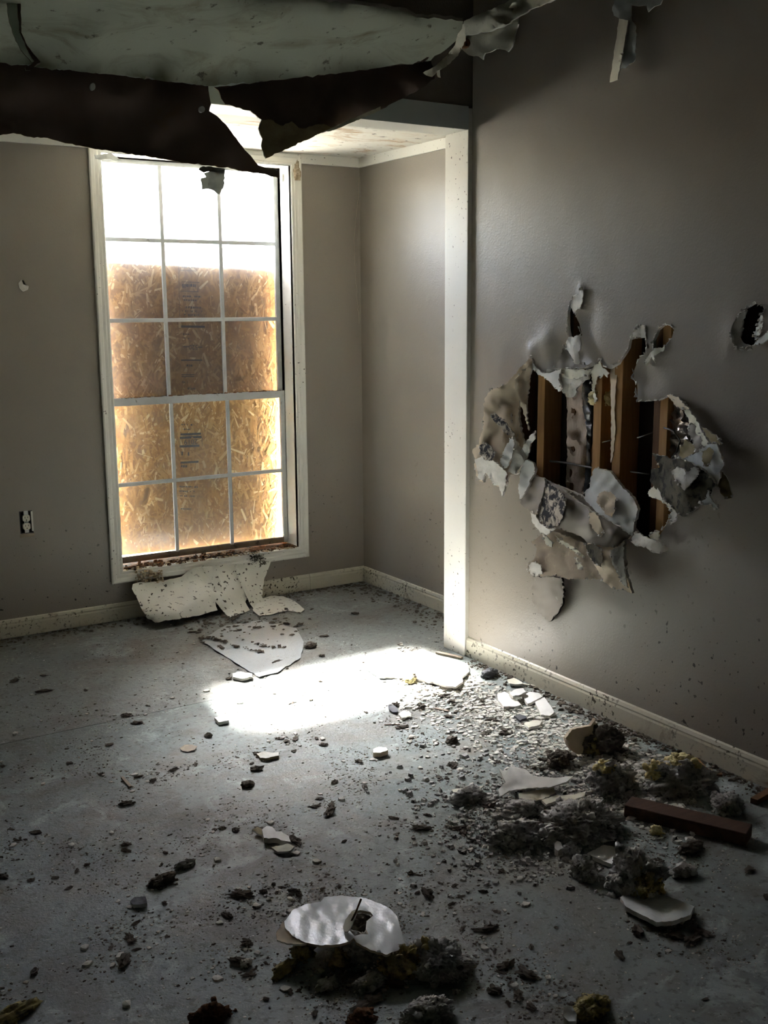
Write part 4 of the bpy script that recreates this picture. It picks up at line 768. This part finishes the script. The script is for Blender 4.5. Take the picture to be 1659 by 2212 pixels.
# ================================================================== DEBRIS ON THE FLOOR
SHARDS = [  # name, label, category, outline, thickness, mats, parent-index
 ('drywall_sheet', 'large white drywall sheet lying in the sun patch by the post', 'drywall', [(786,1440,.010),(850,1418,.012),(912,1402,.012),(948,1416,.012),(982,1424,.012),(1010,1434,.012),(1014,1450,.016),(998,1462,.02),(1000,1472,.022),(984,1484,.026),(960,1480,.024),(930,1472,.018),(880,1462,.012),(820,1462,.010)], .008, ['white_paper', 'tan_paper', 'gypsum']),
 ('paint_sheet', 'broken white painted ceiling piece with a torn hole in the foreground', 'drywall', [(614,1990,.065),(632,1966,.065),(660,1953,.065),(692,1948,.06),(700,1938,.055),(735,1934,.05),(790,1940,.05),(822,1952,.055),(842,1962,.06),(858,1980,.06),(866,2008,.06),(872,2030,.055),(884,2042,.05),(862,2052,.055),(836,2062,.06),(800,2052,.062),(770,2036,.066),(764,2026,.07),(756,2034,.07),(730,2040,.068),(692,2042,.066),(660,2036,.066),(632,2022,.066),(616,2004,.066)], .006, ['glossy_white_paint', 'tan_paper', 'tan_paper']),
 ('drywall_shard', 'pale drywall shard lying under the yellow clump at lower right', 'drywall', [(1340,1938,.02),(1352,1958,.022),(1386,1976,.026),(1418,1992,.028),(1452,1990,.03),(1492,1976,.03),(1500,1958,.022),(1470,1945,.015),(1420,1930,.01),(1370,1925,.012)], .012, ['shard_grey', 'tan_paper', 'gypsum']),
 ('drywall_shard', 'white pointed shard behind the yellow clump at lower right', 'drywall', [(1268,1844,.012),(1290,1832,.016),(1306,1825,.018),(1328,1830,.018),(1332,1850,.014),(1322,1866,.012),(1304,1860,.012)], .012, ['white_paper', 'gypsum', 'gypsum']),
 ('paper_sheet', 'long bent sheet of drywall paper on top of the sheet stack', 'drywall', [(1078,1660,.06),(1092,1668,.05),(1104,1654,.055),(1136,1662,.05),(1150,1676,.045),(1200,1680,.05),(1238,1676,.055),(1222,1690,.05),(1190,1700,.045),(1140,1702,.04),(1100,1708,.03),(1080,1720,.025),(1076,1706,.03),(1092,1690,.045)], .004, ['white_paper', 'tan_paper', 'gypsum']),
 ('paper_sheet', 'middle tan drywall strip in the sheet stack', 'drywall', [(1120,1714,.03),(1160,1706,.032),(1196,1700,.034),(1200,1712,.028),(1184,1722,.024),(1150,1732,.018),(1122,1724,.022)], .006, ['cream_strip', 'tan_paper', 'gypsum']),
 ('paper_sheet', 'lowest curved cream strip in the sheet stack', 'drywall', [(1170,1728,.026),(1200,1718,.028),(1240,1716,.03),(1266,1708,.034),(1262,1718,.03),(1240,1728,.026),(1204,1728,.024),(1180,1738,.02)], .007, ['cream_strip', 'tan_paper', 'gypsum']),
 ('paper_sheet', 'flat cream strip left of the sheet stack', 'drywall', [(976,1706,.014),(1000,1702,.016),(1046,1696,.018),(1040,1702,.016),(1004,1710,.012),(980,1712,.01)], .005, ['cream_strip', 'tan_paper', 'gypsum']),
 ('drywall_shard', 'large white shard by the baseboard, leftmost of its cluster', 'drywall', [(1074,1500,.014),(1090,1494,.016),(1106,1502,.018),(1118,1514,.018),(1126,1522,.016),(1112,1526,.014),(1088,1526,.014),(1076,1512,.014)], .012, ['white_paper', 'gypsum', 'gypsum']),
 ('drywall_shard', 'white shard by the baseboard tilted over its cluster', 'drywall', [(1100,1496,.032),(1116,1488,.034),(1130,1486,.036),(1136,1494,.034),(1120,1502,.03),(1108,1504,.03)], .012, ['white_paper', 'tan_paper', 'gypsum']),
 ('drywall_shard', 'white shard by the baseboard with a grey chip, middle of its cluster', 'drywall', [(1128,1504,.016),(1144,1494,.018),(1162,1496,.018),(1172,1504,.018),(1158,1512,.016),(1140,1520,.014)], .01, ['white_paper', 'gypsum', 'gypsum']),
 ('drywall_shard', 'white shard by the baseboard, rightmost of its cluster', 'drywall', [(1156,1516,.018),(1176,1506,.022),(1186,1520,.02),(1198,1538,.016),(1188,1546,.014),(1168,1544,.014)], .01, ['white_paper', 'gypsum', 'gypsum']),
 ('drywall_shard', 'cream flat shard resting against the right baseboard', 'drywall', [(1096,1468,.02),(1110,1464,.022),(1122,1470,.022),(1130,1476,.02),(1112,1478,.016),(1100,1476,.016)], .008, ['cream_strip', 'gypsum', 'gypsum']),
 ('drywall_shard', 'cream shard on the floor just below the white cluster', 'drywall', [(1132,1562,.016),(1150,1556,.018),(1172,1556,.018),(1166,1566,.014),(1142,1572,.012)], .01, ['cream_strip', 'gypsum', 'gypsum']),
 ('drywall_shard', 'thin white slab on the left edge of the sun patch', 'drywall', [(502,1454,.016),(520,1450,.018),(545,1455,.018),(544,1462,.014),(524,1466,.012),(503,1462,.012)], .010, ['white_paper', 'gypsum', 'gypsum']),
 ('drywall_shard', 'small white wedge on bare floor under the sun patch', 'drywall', [(463,1550,.014),(478,1546,.018),(492,1548,.018),(494,1556,.014),(472,1560,.012)], .012, ['white_paper', 'olive_paper', 'gypsum']),
 ('drywall_shard', 'long flat white flake with a dark broken edge, centre left', 'drywall', [(554,1628,.012),(572,1623,.016),(590,1626,.016),(602,1624,.014),(602,1632,.012),(580,1637,.010),(562,1637,.010)], .010, ['chip_white', 'olive_paper', 'olive_paper']),
 ('drywall_shard', 'small white block with a layered edge near the floor centre', 'drywall', [(806,1618,.020),(818,1613,.022),(834,1614,.022),(838,1620,.020),(822,1626,.018),(806,1626,.018)], .016, ['white_paper', 'olive_paper', 'tan_paper']),
 ('drywall_shard', 'scalloped white drywall chunk with a thick cut edge', 'drywall', [(566,1792,.022),(576,1784,.026),(588,1786,.026),(596,1796,.024),(608,1796,.024),(624,1806,.024),(628,1818,.02),(612,1816,.018),(596,1810,.018),(570,1810,.016)], .016, ['white_paper', 'gypsum', 'gypsum']),
 ('drywall_shard', 'flat pale flake lying in front of the scalloped chunk', 'drywall', [(586,1830,.010),(606,1826,.016),(622,1822,.018),(636,1828,.014),(626,1838,.010),(600,1840,.008)], .006, ['cream_strip', 'olive_paper', 'gypsum']),
 ('drywall_shard', 'brownish flake against the back of the scalloped chunk', 'drywall', [(544,1792,.012),(556,1786,.02),(568,1792,.02),(566,1804,.012),(556,1800,.01)], .005, ['olive_paper', 'gypsum', 'gypsum']),
 ('slate_chip', 'dark grey chip with a pale edge on the left floor', 'chip', [(281,1946,.012),(290,1938,.018),(314,1936,.02),(318,1950,.014),(306,1954,.012),(288,1954,.01)], .009, ['grey_slate', 'grey_slate', 'shard_grey']),
 ('slate_chip', 'blue grey round chip lying in the sunlit gravel', 'chip', [(838,1524,.012),(846,1520,.016),(858,1528,.014),(860,1537,.01),(848,1538,.008),(840,1532,.01)], .004, ['grey_slate']),
 ('slate_chip', 'dark grey chip beside the white shard cluster', 'chip', [(1110,1546,.014),(1122,1542,.016),(1136,1546,.016),(1138,1550,.012),(1124,1556,.01)], .008, ['grey_slate']),
 ('drywall_shard', 'curved white flake in the sunlit gravel right of the blue chip', 'drywall', [(860,1542,.010),(872,1534,.014),(888,1540,.014),(888,1548,.01),(868,1550,.008)], .006, ['cream_strip', 'gypsum', 'gypsum']),
 ('drywall_shard', 'white gypsum chunk standing upright left of the grey clump', 'drywall', [(1198,1822,.03),(1204,1816,.034),(1212,1820,.034),(1216,1832,.026),(1206,1838,.02),(1198,1832,.02)], .02, ['gypsum']),
 ('drywall_shard', 'pale wedge beside the yellowish clump at the bottom edge', 'drywall', [(1217,2178,.03),(1224,2170,.034),(1236,2174,.032),(1246,2192,.024),(1244,2206,.018),(1228,2206,.018),(1218,2196,.02)], .018, ['shard_grey', 'gypsum', 'gypsum']),
]
for nm, lb, cat, pts, t, mats in SHARDS:
    pts = [(a, b, max(c, t+.001)) for a, b, c in pts]
    lowest = t+.001
    hl = ()
    if nm == 'paint_sheet':
        hl = [[(742,2000),(752,1986),(764,1970),(778,1966),(800,1970),(806,1978),(792,1990),(790,2006),(796,2018),(780,2018),(766,2022),(757,2012)]]
    o = sheet(nm, P_floor, pts, (0, 0, -1), t, mats, None, 6 if nm != 'drywall_sheet' else 9, 1.2, 5, .002 if nm == 'paint_sheet' else .003, (), .05, hl)
    lab(o, lb, cat)
    if nm == 'paint_sheet':
        PS = o
ps1 = sheet('curled_tongue', P_floor, [(741,2002,.07),(746,1986,.085),(760,1968,.10),(774,1962,.11),(768,1980,.105),(762,1996,.095),(752,2012,.08),(744,2012,.075)], (0,0,-1), .003, ['cream_strip', 'tan_paper', 'gypsum'], PS, 6, .8, 5, .003)
m = MB(); m.tube([P_floor(758,1992,.085), P_floor(768,1972,.12), P_floor(780,1942,.14)], .0025); m.build('twig', ['dark_wood'], PS)
sheet('torn_edge', P_floor, [(596,2016,.05),(612,1990,.066),(618,2006,.068),(634,2024,.068),(662,2038,.066),(650,2040,.06),(620,2038,.05),(598,2030,.045)], (0,0,-1), .004, ['tan_paper', 'cream_strip', 'cream_strip'], PS, 7, 1.2, 5, .003)
# insulation clumps
def clump(name, label, cat, px, py, dims, mat, seed, rot=0.0, sub=5, tufts=(), k=.8, bits=None):
    """a heap of torn insulation or dirt: a ragged core with many small lumps clinging to it, one mesh"""
    p = floor_at(px, py); dims = tuple(q*k for q in dims); rn = random.Random(int(seed*100))
    V, F = lump_data(seed, sub, dims, rough=.5, fr=1.5, fuzz=.5); V = list(V); F = list(F); mi = [0]*len(F)
    core = V[:]; nb = bits if bits is not None else (60 if sub >= 6 else 42 if sub == 5 else 16)
    m = (dims[0]+dims[1]+dims[2])/3
    def add(c, d, sd, sb, idx):
        v2, f2 = lump_data(sd, sb, d, rough=.8, fr=1.7, fuzz=.3); n0 = len(V)
        V.extend([Vector((c[0]+q.x, c[1]+q.y, max(0, c[2]+q.z-d[2]*.7))) for q in v2]); F.extend([tuple(n0+i for i in f) for f in f2]); mi.extend([idx]*len(f2))
    for i in range(nb):
        c = core[rn.randrange(len(core))]*rn.uniform(.8, 1.12); s_ = m*rn.choice((.10, .14, .18, .24))
        if rn.random() < .3: c = Vector((c.x*1.35, c.y*1.35, 0))
        add((c.x, c.y, c.z), (s_*rn.uniform(.8, 1.4), s_, s_*.8), seed+i*.77, 2, 0)
    o = link(name, V, F, mat, None, True, mi)
    o.location = (p.x, p.y, 0); o.rotation_euler = (0, 0, rot); lab(o, label, cat)
    for i, (dx, dy, dz, d, tm) in enumerate(tufts):
        V, F, mi = [], [], []
        add((dx*k, dy*k, dz*k+d[2]*k*.6), tuple(q*k for q in d), seed+i*1.7+9, 4, 0); core2 = V[:]
        for j in range(26):
            c = core2[rn.randrange(len(core2))]; s_ = d[0]*k*rn.uniform(.16, .34); add((c.x, c.y, c.z), (s_, s_, s_*.9), seed+j+i*3.1, 2, 0)
        link('tuft', V, F, tm, o, True)
    return o
YI, GI = 'yellow_insulation', 'grey_insulation'
clump('insulation_clump', 'dark grey insulation clump with a yellow core at lower right', 'insulation', 1374, 1925, (.055, .062, .066), 'grey_insulation', 1.3, .3, 5, [(-.035, -.035, .02, (.026, .026, .040), 'half_yellow_insulation'), (.005, -.052, .012, (.040, .020, .036), 'half_yellow_insulation'), (-.018, -.042, .055, (.018, .018, .022), YI)])
clump('insulation_clump', 'round grey insulation clump left of the white pointed shard', 'insulation', 1262, 1890, (.034, .034, .032), GI, 2.9, .8)
clump('insulation_clump', 'grey insulation mound with two yellow tops behind the wood block', 'insulation', 1466, 1706, (.105, .075, .055), GI, 4.1, -.5, 5, [(-.075, .02, .05, (.042, .035, .028), YI), (.02, .04, .07, (.045, .04, .028), YI), (-.02, -.01, .055, (.035, .03, .02), YI)])
clump('insulation_clump', 'grey insulation clump against the right end of the wood block', 'insulation', 1572, 1752, (.045, .04, .034), GI, 5.7, .1)
clump('insulation_clump', 'dark insulation clump with one yellow top right of the sheet stack', 'insulation', 1318, 1700, (.075, .06, .050), GI, 6.3, .2, 5, [(-.01, .015, .055, (.040, .030, .026), YI)])
clump('insulation_clump', 'dark broken clump behind the standing drywall wedge', 'insulation', 1300, 1622, (.070, .055, .048), 'dark_dirt', 7.9, -.4, 5, [(-.05, -.035, .0, (.030, .02, .035), 'half_yellow_insulation')])
clump('insulation_clump', 'brown black clump left of the standing drywall wedge', 'insulation', 1208, 1652, (.050, .035, .028), 'dark_dirt', 8.4, .3)
clump('insulation_clump', 'largest mound of loose grey insulation right of the floor centre', 'insulation', 1250, 1800, (.115, .085, .050), GI, 9.2, .1, 6)
clump('insulation_clump', 'loose grey insulation heap left of the largest mound', 'insulation', 1118, 1816, (.080, .052, .034), GI, 10.6, -.2, 5)
clump('insulation_clump', 'low grey insulation heap just under the sheet stack', 'insulation', 1120, 1762, (.075, .045, .024), GI, 11.4, .1, 5)
clump('insulation_clump', 'dark low heap under the flat cream strip', 'insulation', 1010, 1728, (.060, .030, .022), GI, 12.1, .1)
clump('insulation_clump', 'small dark clod pair on the grey floor above the flat cream strip', 'insulation', 976, 1604, (.024, .018, .014), 'dark_dirt', 13.5, .2, 4)
clump('insulation_clump', 'grey insulation lump in front of the largest mound', 'insulation', 1232, 1846, (.030, .024, .020), GI, 14.2, .2, 4)
clump('insulation_clump', 'dark flat clump in front of the wood block', 'insulation', 1490, 1838, (.045, .022, .016), 'dark_dirt', 15.1, .1, 4)
clump('insulation_clump', 'dark clump right of the yellow cored clump', 'insulation', 1476, 1890, (.036, .022, .018), GI, 16.8, -.3, 4)
clump('insulation_clump', 'small yellow tuft on the floor in front of the wood block', 'insulation', 1417, 1800, (.020, .016, .016), YI, 17.3, 0, 4)
clump('insulation_clump', 'yellow foam chunk with a dark top in the sun patch', 'insulation', 886, 1474, (.030, .022, .018), YI, 18.6, .2, 4, [(.012, .0, .014, (.02, .014, .012), 'dark_dirt')])
clump('insulation_clump', 'grey insulation pile right of the torn white piece in the foreground', 'insulation', 945, 2092, (.060, .072, .034), GI, 19.4, .3, 6, [(-.01, .045, .035, (.03, .025, .018), 'half_yellow_insulation')])
clump('insulation_clump', 'olive insulation heap under the right rim of the torn white piece', 'insulation', 868, 2098, (.045, .04, .034), 'half_yellow_insulation', 20.3, .1, 5)
clump('insulation_clump', 'grey insulation clump under the centre of the torn white piece', 'insulation', 778, 2060, (.055, .038, .030), GI, 21.2, -.2, 5)
clump('insulation_clump', 'dark brown clod showing through the hole of the torn white piece', 'insulation', 778, 2022, (.050, .045, .030), 'dark_dirt', 40.5, .2, 4)
clump('insulation_clump', 'yellowish tuft under the left rim of the torn white piece', 'insulation', 656, 2062, (.030, .022, .024), 'half_yellow_insulation', 22.5, .2, 5)
clump('insulation_clump', 'small rusty tuft under the middle rim of the torn white piece', 'insulation', 735, 2082, (.024, .02, .022), 'half_yellow_insulation', 23.8, 0, 4)
clump('insulation_clump', 'dark low clump left of the tufts under the torn white piece', 'insulation', 616, 2098, (.036, .016, .014), 'half_yellow_insulation', 24.9, .3, 4)
clump('insulation_clump', 'low grey clump in front of the torn white piece', 'insulation', 800, 2130, (.042, .022, .015), GI, 25.5, -.1, 5)
clump('insulation_clump', 'small dark clod in front of the torn white piece', 'insulation', 705, 2134, (.026, .016, .014), GI, 26.1, .1, 4)
clump('insulation_clump', 'wide grey heap cut off by the bottom edge of the photo', 'insulation', 925, 2200, (.060, .035, .022), GI, 27.7, .1, 5)
clump('insulation_clump', 'yellowish fibrous clump at the bottom edge of the photo', 'insulation', 1278, 2186, (.042, .030, .020), 'half_yellow_insulation', 28.4, .2, 5)
clump('foam_lump', 'rusty brown foam lump at the bottom left edge', 'foam', 452, 2208, (.040, .026, .022), 'rust_foam', 29.6, .1, 5)
clump('foam_lump', 'rusty brown foam lump at the bottom centre edge', 'foam', 780, 2212, (.034, .024, .018), 'rust_foam', 30.3, .1, 5)
clump('foam_lump', 'olive flat lump at the bottom left corner', 'foam', 25, 2200, (.060, .020, .016), 'half_yellow_insulation', 31.5, .3, 4)
clump('insulation_clump', 'grey crumbly heap on the left floor', 'insulation', 352, 1908, (.040, .020, .014), 'dark_dirt', 32.2, .2, 5)
clump('insulation_clump', 'smaller crumbly heap behind the grey one on the left floor', 'insulation', 400, 1872, (.030, .015, .012), GI, 33.2, .1, 4)
clump('insulation_clump', 'dark brown clod on the grey floor left of centre', 'insulation', 535, 1699, (.022, .014, .012), 'dark_dirt', 34.4, .1, 4)
clump('insulation_clump', 'black clod right of the crinkled film', 'insulation', 671, 1398, (.028, .020, .014), 'dark_dirt', 35.4, .1, 4)
clump('insulation_clump', 'light grey crumb beside the dark low clump in the foreground', 'insulation', 530, 2086, (.015, .011, .009), 'chip_white', 36.4, .1, 4)
clump('insulation_clump', 'grey clod beside the black debris at the foot of the post', 'insulation', 1056, 1462, (.040, .026, .020), 'grey_slate', 37.4, .1, 4)
# standing drywall wedge, wood block, slivers
wd = sheet('drywall_wedge', lambda a, b, o=0: on(1, 2.60-o, a, b), [(1222,1594,.0),(1236,1576,.0),(1256,1572,.0),(1276,1568,.0),(1286,1552,.0),(1288,1566,.0),(1282,1590,.01),(1276,1610,.02),(1270,1622,.03),(1250,1630,.04),(1236,1622,.04),(1228,1612,.03)], AY, .012, ['tan_paper', 'gypsum', 'tan_paper'], None, 6, 1.2, 5, .004)
lab(wd, 'tan wedge of drywall standing upright against the dark clump', 'drywall')
a = floor_at(1347, 1766); b = floor_at(1611, 1830)
d = (b-a).normalized(); nrm = Vector((-d.y, d.x, 0))
if nrm.dot(Vector((1, 1, 0))) < 0: nrm = -nrm
c = (a+b)/2+nrm*.036
wbk = MB(); wbk.obox(c+Vector((0, 0, .0205)), d*((b-a).length/2), nrm*.036, (0, 0, .020))
lab(wbk.build('wood_block', ['block_wood'], None, .003), 'reddish brown broken length of lumber on the floor at right', 'lumber')
def stick(label, p0, p1, wpx, h, mat):
    a = floor_at(*p0); b = floor_at(*p1); d = (b-a); n = Vector((-d.y, d.x, 0)).normalized()
    m = MB(); m.obox((a+b)/2+Vector((0, 0, h/2+.001)), d/2, n*wpx, (0, 0, h/2)); o = m.build('wood_sliver', [mat], None, .001); lab(o, label, 'sliver'); return o
stick('short wooden sliver on the left floor', (264,1682), (282,1703), .005, .007, 'stained_flap')
stick('pale wooden sliver leaning by the right baseboard', (1503,1640), (1530,1668), .004, .006, 'stud_wood')
stick('dark slat lying along the right baseboard', (1500,1672), (1560,1676), .010, .008, 'dark_wood')
stick('dark thin strip behind the insulation mound', (1538,1698), (1572,1732), .003, .004, 'grey_slate')
stick('brown stick end at the right edge of the photo', (1628,1738), (1672,1712), .012, .018, 'dark_wood')
stick('reddish splinter in the sunlit gravel', (940,1532), (968,1538), .006, .005, 'stained_flap')
stick('thin dark twig on the gravel under the sun patch', (830,1567), (864,1566), .002, .003, 'dark_wood')
stick('pinkish broken lath at the foot of the post', (944,1412), (998,1424), .010, .009, 'stained_flap')
stick('thin cream lath along the right baseboard', (1118,1478), (1160,1484), .004, .005, 'cream_strip')
ct = sheet('loose_corner_tape', lambda a, b, o=0: on(1, YW-.004-o, a, b), [(776,385,.0),(781,380,.004),(780,430,.01),(776,470,.012),(772,520,.008),(774,600,.004),(779,700,.0),(776,700,.0),(768,600,.006),(765,520,.012),(770,460,.012),(775,420,.006)], AY, .002, ['torn_paint', 'tan_paper', 'tan_paper'], bpy.data.objects['wall_alcove'], 6, 1, 6, .003)
lf = sheet('leaf', P_floor, [(388,1616,.004),(398,1609,.006),(414,1608,.006),(426,1612,.006),(420,1620,.006),(406,1624,.006),(394,1622,.004)], (0,0,-1), .001, ['stained_flap'], None, 5, .5, 5, .002)
lab(lf, 'curled pale brown leaf on the floor left of centre', 'leaf')
# ---- countable scatter, each its own object (shared meshes)
rnd = random.Random(21)
def in_view(x, y):
    v = Vector((x, y, 0))-CAM; z = v.dot(cd)
    px = IW/2+FPX*v.dot(cr)/z; py = IH/2-FPX*v.dot(cu)/z
    return (-20 < px < IW+20 and 1240 < py < 2240), px, py
def variants(kind, n):
    out = []
    for i in range(n):
        if kind == 'chip': V, F = shard_data(100+i, 1.0, .45, 6+i % 3)
        else: V, F = lump_data(40+i*1.37, 3, (1, .75, .6), rough=.95, fr=2.0, fuzz=.5)
        me = bpy.data.meshes.new(kind); me.from_pydata([tuple(v) for v in V], [], F); me.materials.append(MATS['chip_white' if kind == 'chip' else 'dark_dirt']); me.update(); out.append(me)
    return out
def density_px(px, py):
    """how thick the rubble lies, as the photograph shows it: most at right, thin at far left"""
    d = .25
    d += 1.4*math.exp(-((px-1180)/260)**2-((py-1700)/170)**2)
    d += .9*math.exp(-((px-950)/250)**2-((py-1560)/90)**2)
    d += .5*math.exp(-((px-760)/330)**2-((py-1870)/160)**2)
    d += .35*math.exp(-((px-250)/260)**2-((py-1700)/250)**2)
    d += .5*math.exp(-((px-880)/180)**2-((py-2120)/90)**2)
    return d
def scatter(n, fn, k=1.0):
    c = 0; tries = 0
    while c < n and tries < n*400:
        tries += 1
        px, py = rnd.uniform(0, IW), rnd.uniform(1300, 2205)
        p = floor_at(px, py)
        if p.x > XR-.05 and p.y < YJ2 or p.x > XA-.05 or p.y > YW-.06: continue
        if rnd.random()*1.9 > density_px(px, py)*k*max(.15, min(2.0, .6+3.0*noise.noise((p.x*4.5, p.y*4.5, 7)))): continue
        fn(p); c += 1
CHIP, CLOD = variants('chip', 6), variants('clod', 8)
def where(p):
    _, px, py = in_view(p.x, p.y)
    if p.y > YJ2: return 'in the alcove under the window'
    if py > 1930: return 'on the dim foreground floor'
    if px < 560: return 'on the bare left floor'
    if px > 1000 and py < 1640: return 'in the rubble along the right wall'
    if px > 960: return 'around the insulation heaps at right'
    if py < 1640: return 'below the bright sun patch'
    return 'on the open middle of the floor'
def put_chip(p):
    o = bpy.data.objects.new('plaster_chip', rnd.choice(CHIP)); COL.objects.link(o)
    s = rnd.choice((.005, .006, .008, .009, .011, .015)); o.location = (p.x, p.y, 0.0); o.scale = (s, s, s*rnd.uniform(.5, 1.0)); o.rotation_euler = (0, 0, rnd.uniform(0, 6.28))
    w_ = where(p); lab(o, 'small pale plaster chip '+w_, 'chip', 'plaster chips '+w_)
def put_clod(p):
    o = bpy.data.objects.new('dirt_clod', rnd.choice(CLOD)); COL.objects.link(o)
    s = rnd.choice((.004, .005, .006, .008, .010, .013)); o.location = (p.x, p.y, 0.0); o.scale = (s*rnd.uniform(.8, 1.9), s, s*rnd.uniform(.45, .9)); o.rotation_euler = (0, 0, rnd.uniform(0, 6.28))
    w_ = where(p); lab(o, 'small dark dirt clod '+w_, 'clod', 'dirt clods '+w_)
scatter(260, put_chip); scatter(290, put_clod)
# ---- what nobody could count
def on_floor(r, k=1.0):
    while True:
        px, py = r.uniform(-20, IW+20), r.uniform(1290, 2230)
        p = floor_at(px, py)
        if p.x > XR-.03 and p.y < YJ2 or p.x > XA-.02 or p.y > YW-.03: continue
        if r.random()*1.9 < density_px(px, py)*k*max(.12, min(2.2, .55+3.2*noise.noise((p.x*4.5, p.y*4.5, 7))+1.6*noise.noise((p.x*14, p.y*14, 3)))): return p, 1.0
crumbs('fine_dirt', 9000, on_floor, .0030, 'dark_dirt', None, .6, 31)
crumbs('fine_plaster_grit', 7000, on_floor, .0028, 'chip_white', None, .6, 32)
def heap(r):
    px = r.gauss(1170, 130); py = r.gauss(1745, 70); return floor_at(px, py), 1.0
crumbs('loose_insulation_crumbs', 2200, heap, .0080, 'grey_insulation', None, .9, 33)
def gravel(r):
    while True:
        px = r.uniform(860, 1500); py = 1440+(px-1000)*.42+abs(r.gauss(0, 70))+r.uniform(0, 40)
        p = floor_at(px, py)
        if p.x < XR-.03: return p, 1.0
crumbs('broken_plaster_gravel', 4200, gravel, .0095, 'chip_white', None, .5, 34)
crumbs('dark_gravel', 1000, gravel, .0060, 'dark_dirt', None, .6, 37)
def along_right(r):
    y = r.uniform(1.6, 3.6); return Vector((XR-.016-abs(r.gauss(0, .03)), y, 0)), 1.0
crumbs('dirt_along_wall', 700, along_right, .0075, 'dark_dirt', None, .7, 35)
def along_back(r):
    if r.random() < .62: return Vector((r.uniform(.6, XA-.03), YW-.016-abs(r.gauss(0, .06)), 0)), 1.0
    return Vector((XA-.016-abs(r.gauss(0, .08)), r.uniform(YJ2, YW-.03), 0)), 1.0
crumbs('dirt_along_wall', 900, along_back, .0085, 'dark_dirt', None, .5, 36)
def by_film(r):
    p = floor_at(r.gauss(500, 75), r.gauss(1345, 16)); p.z = .006; return p, 1.0
crumbs('dirt_on_film', 260, by_film, .009, 'dark_dirt', None, .5, 38)
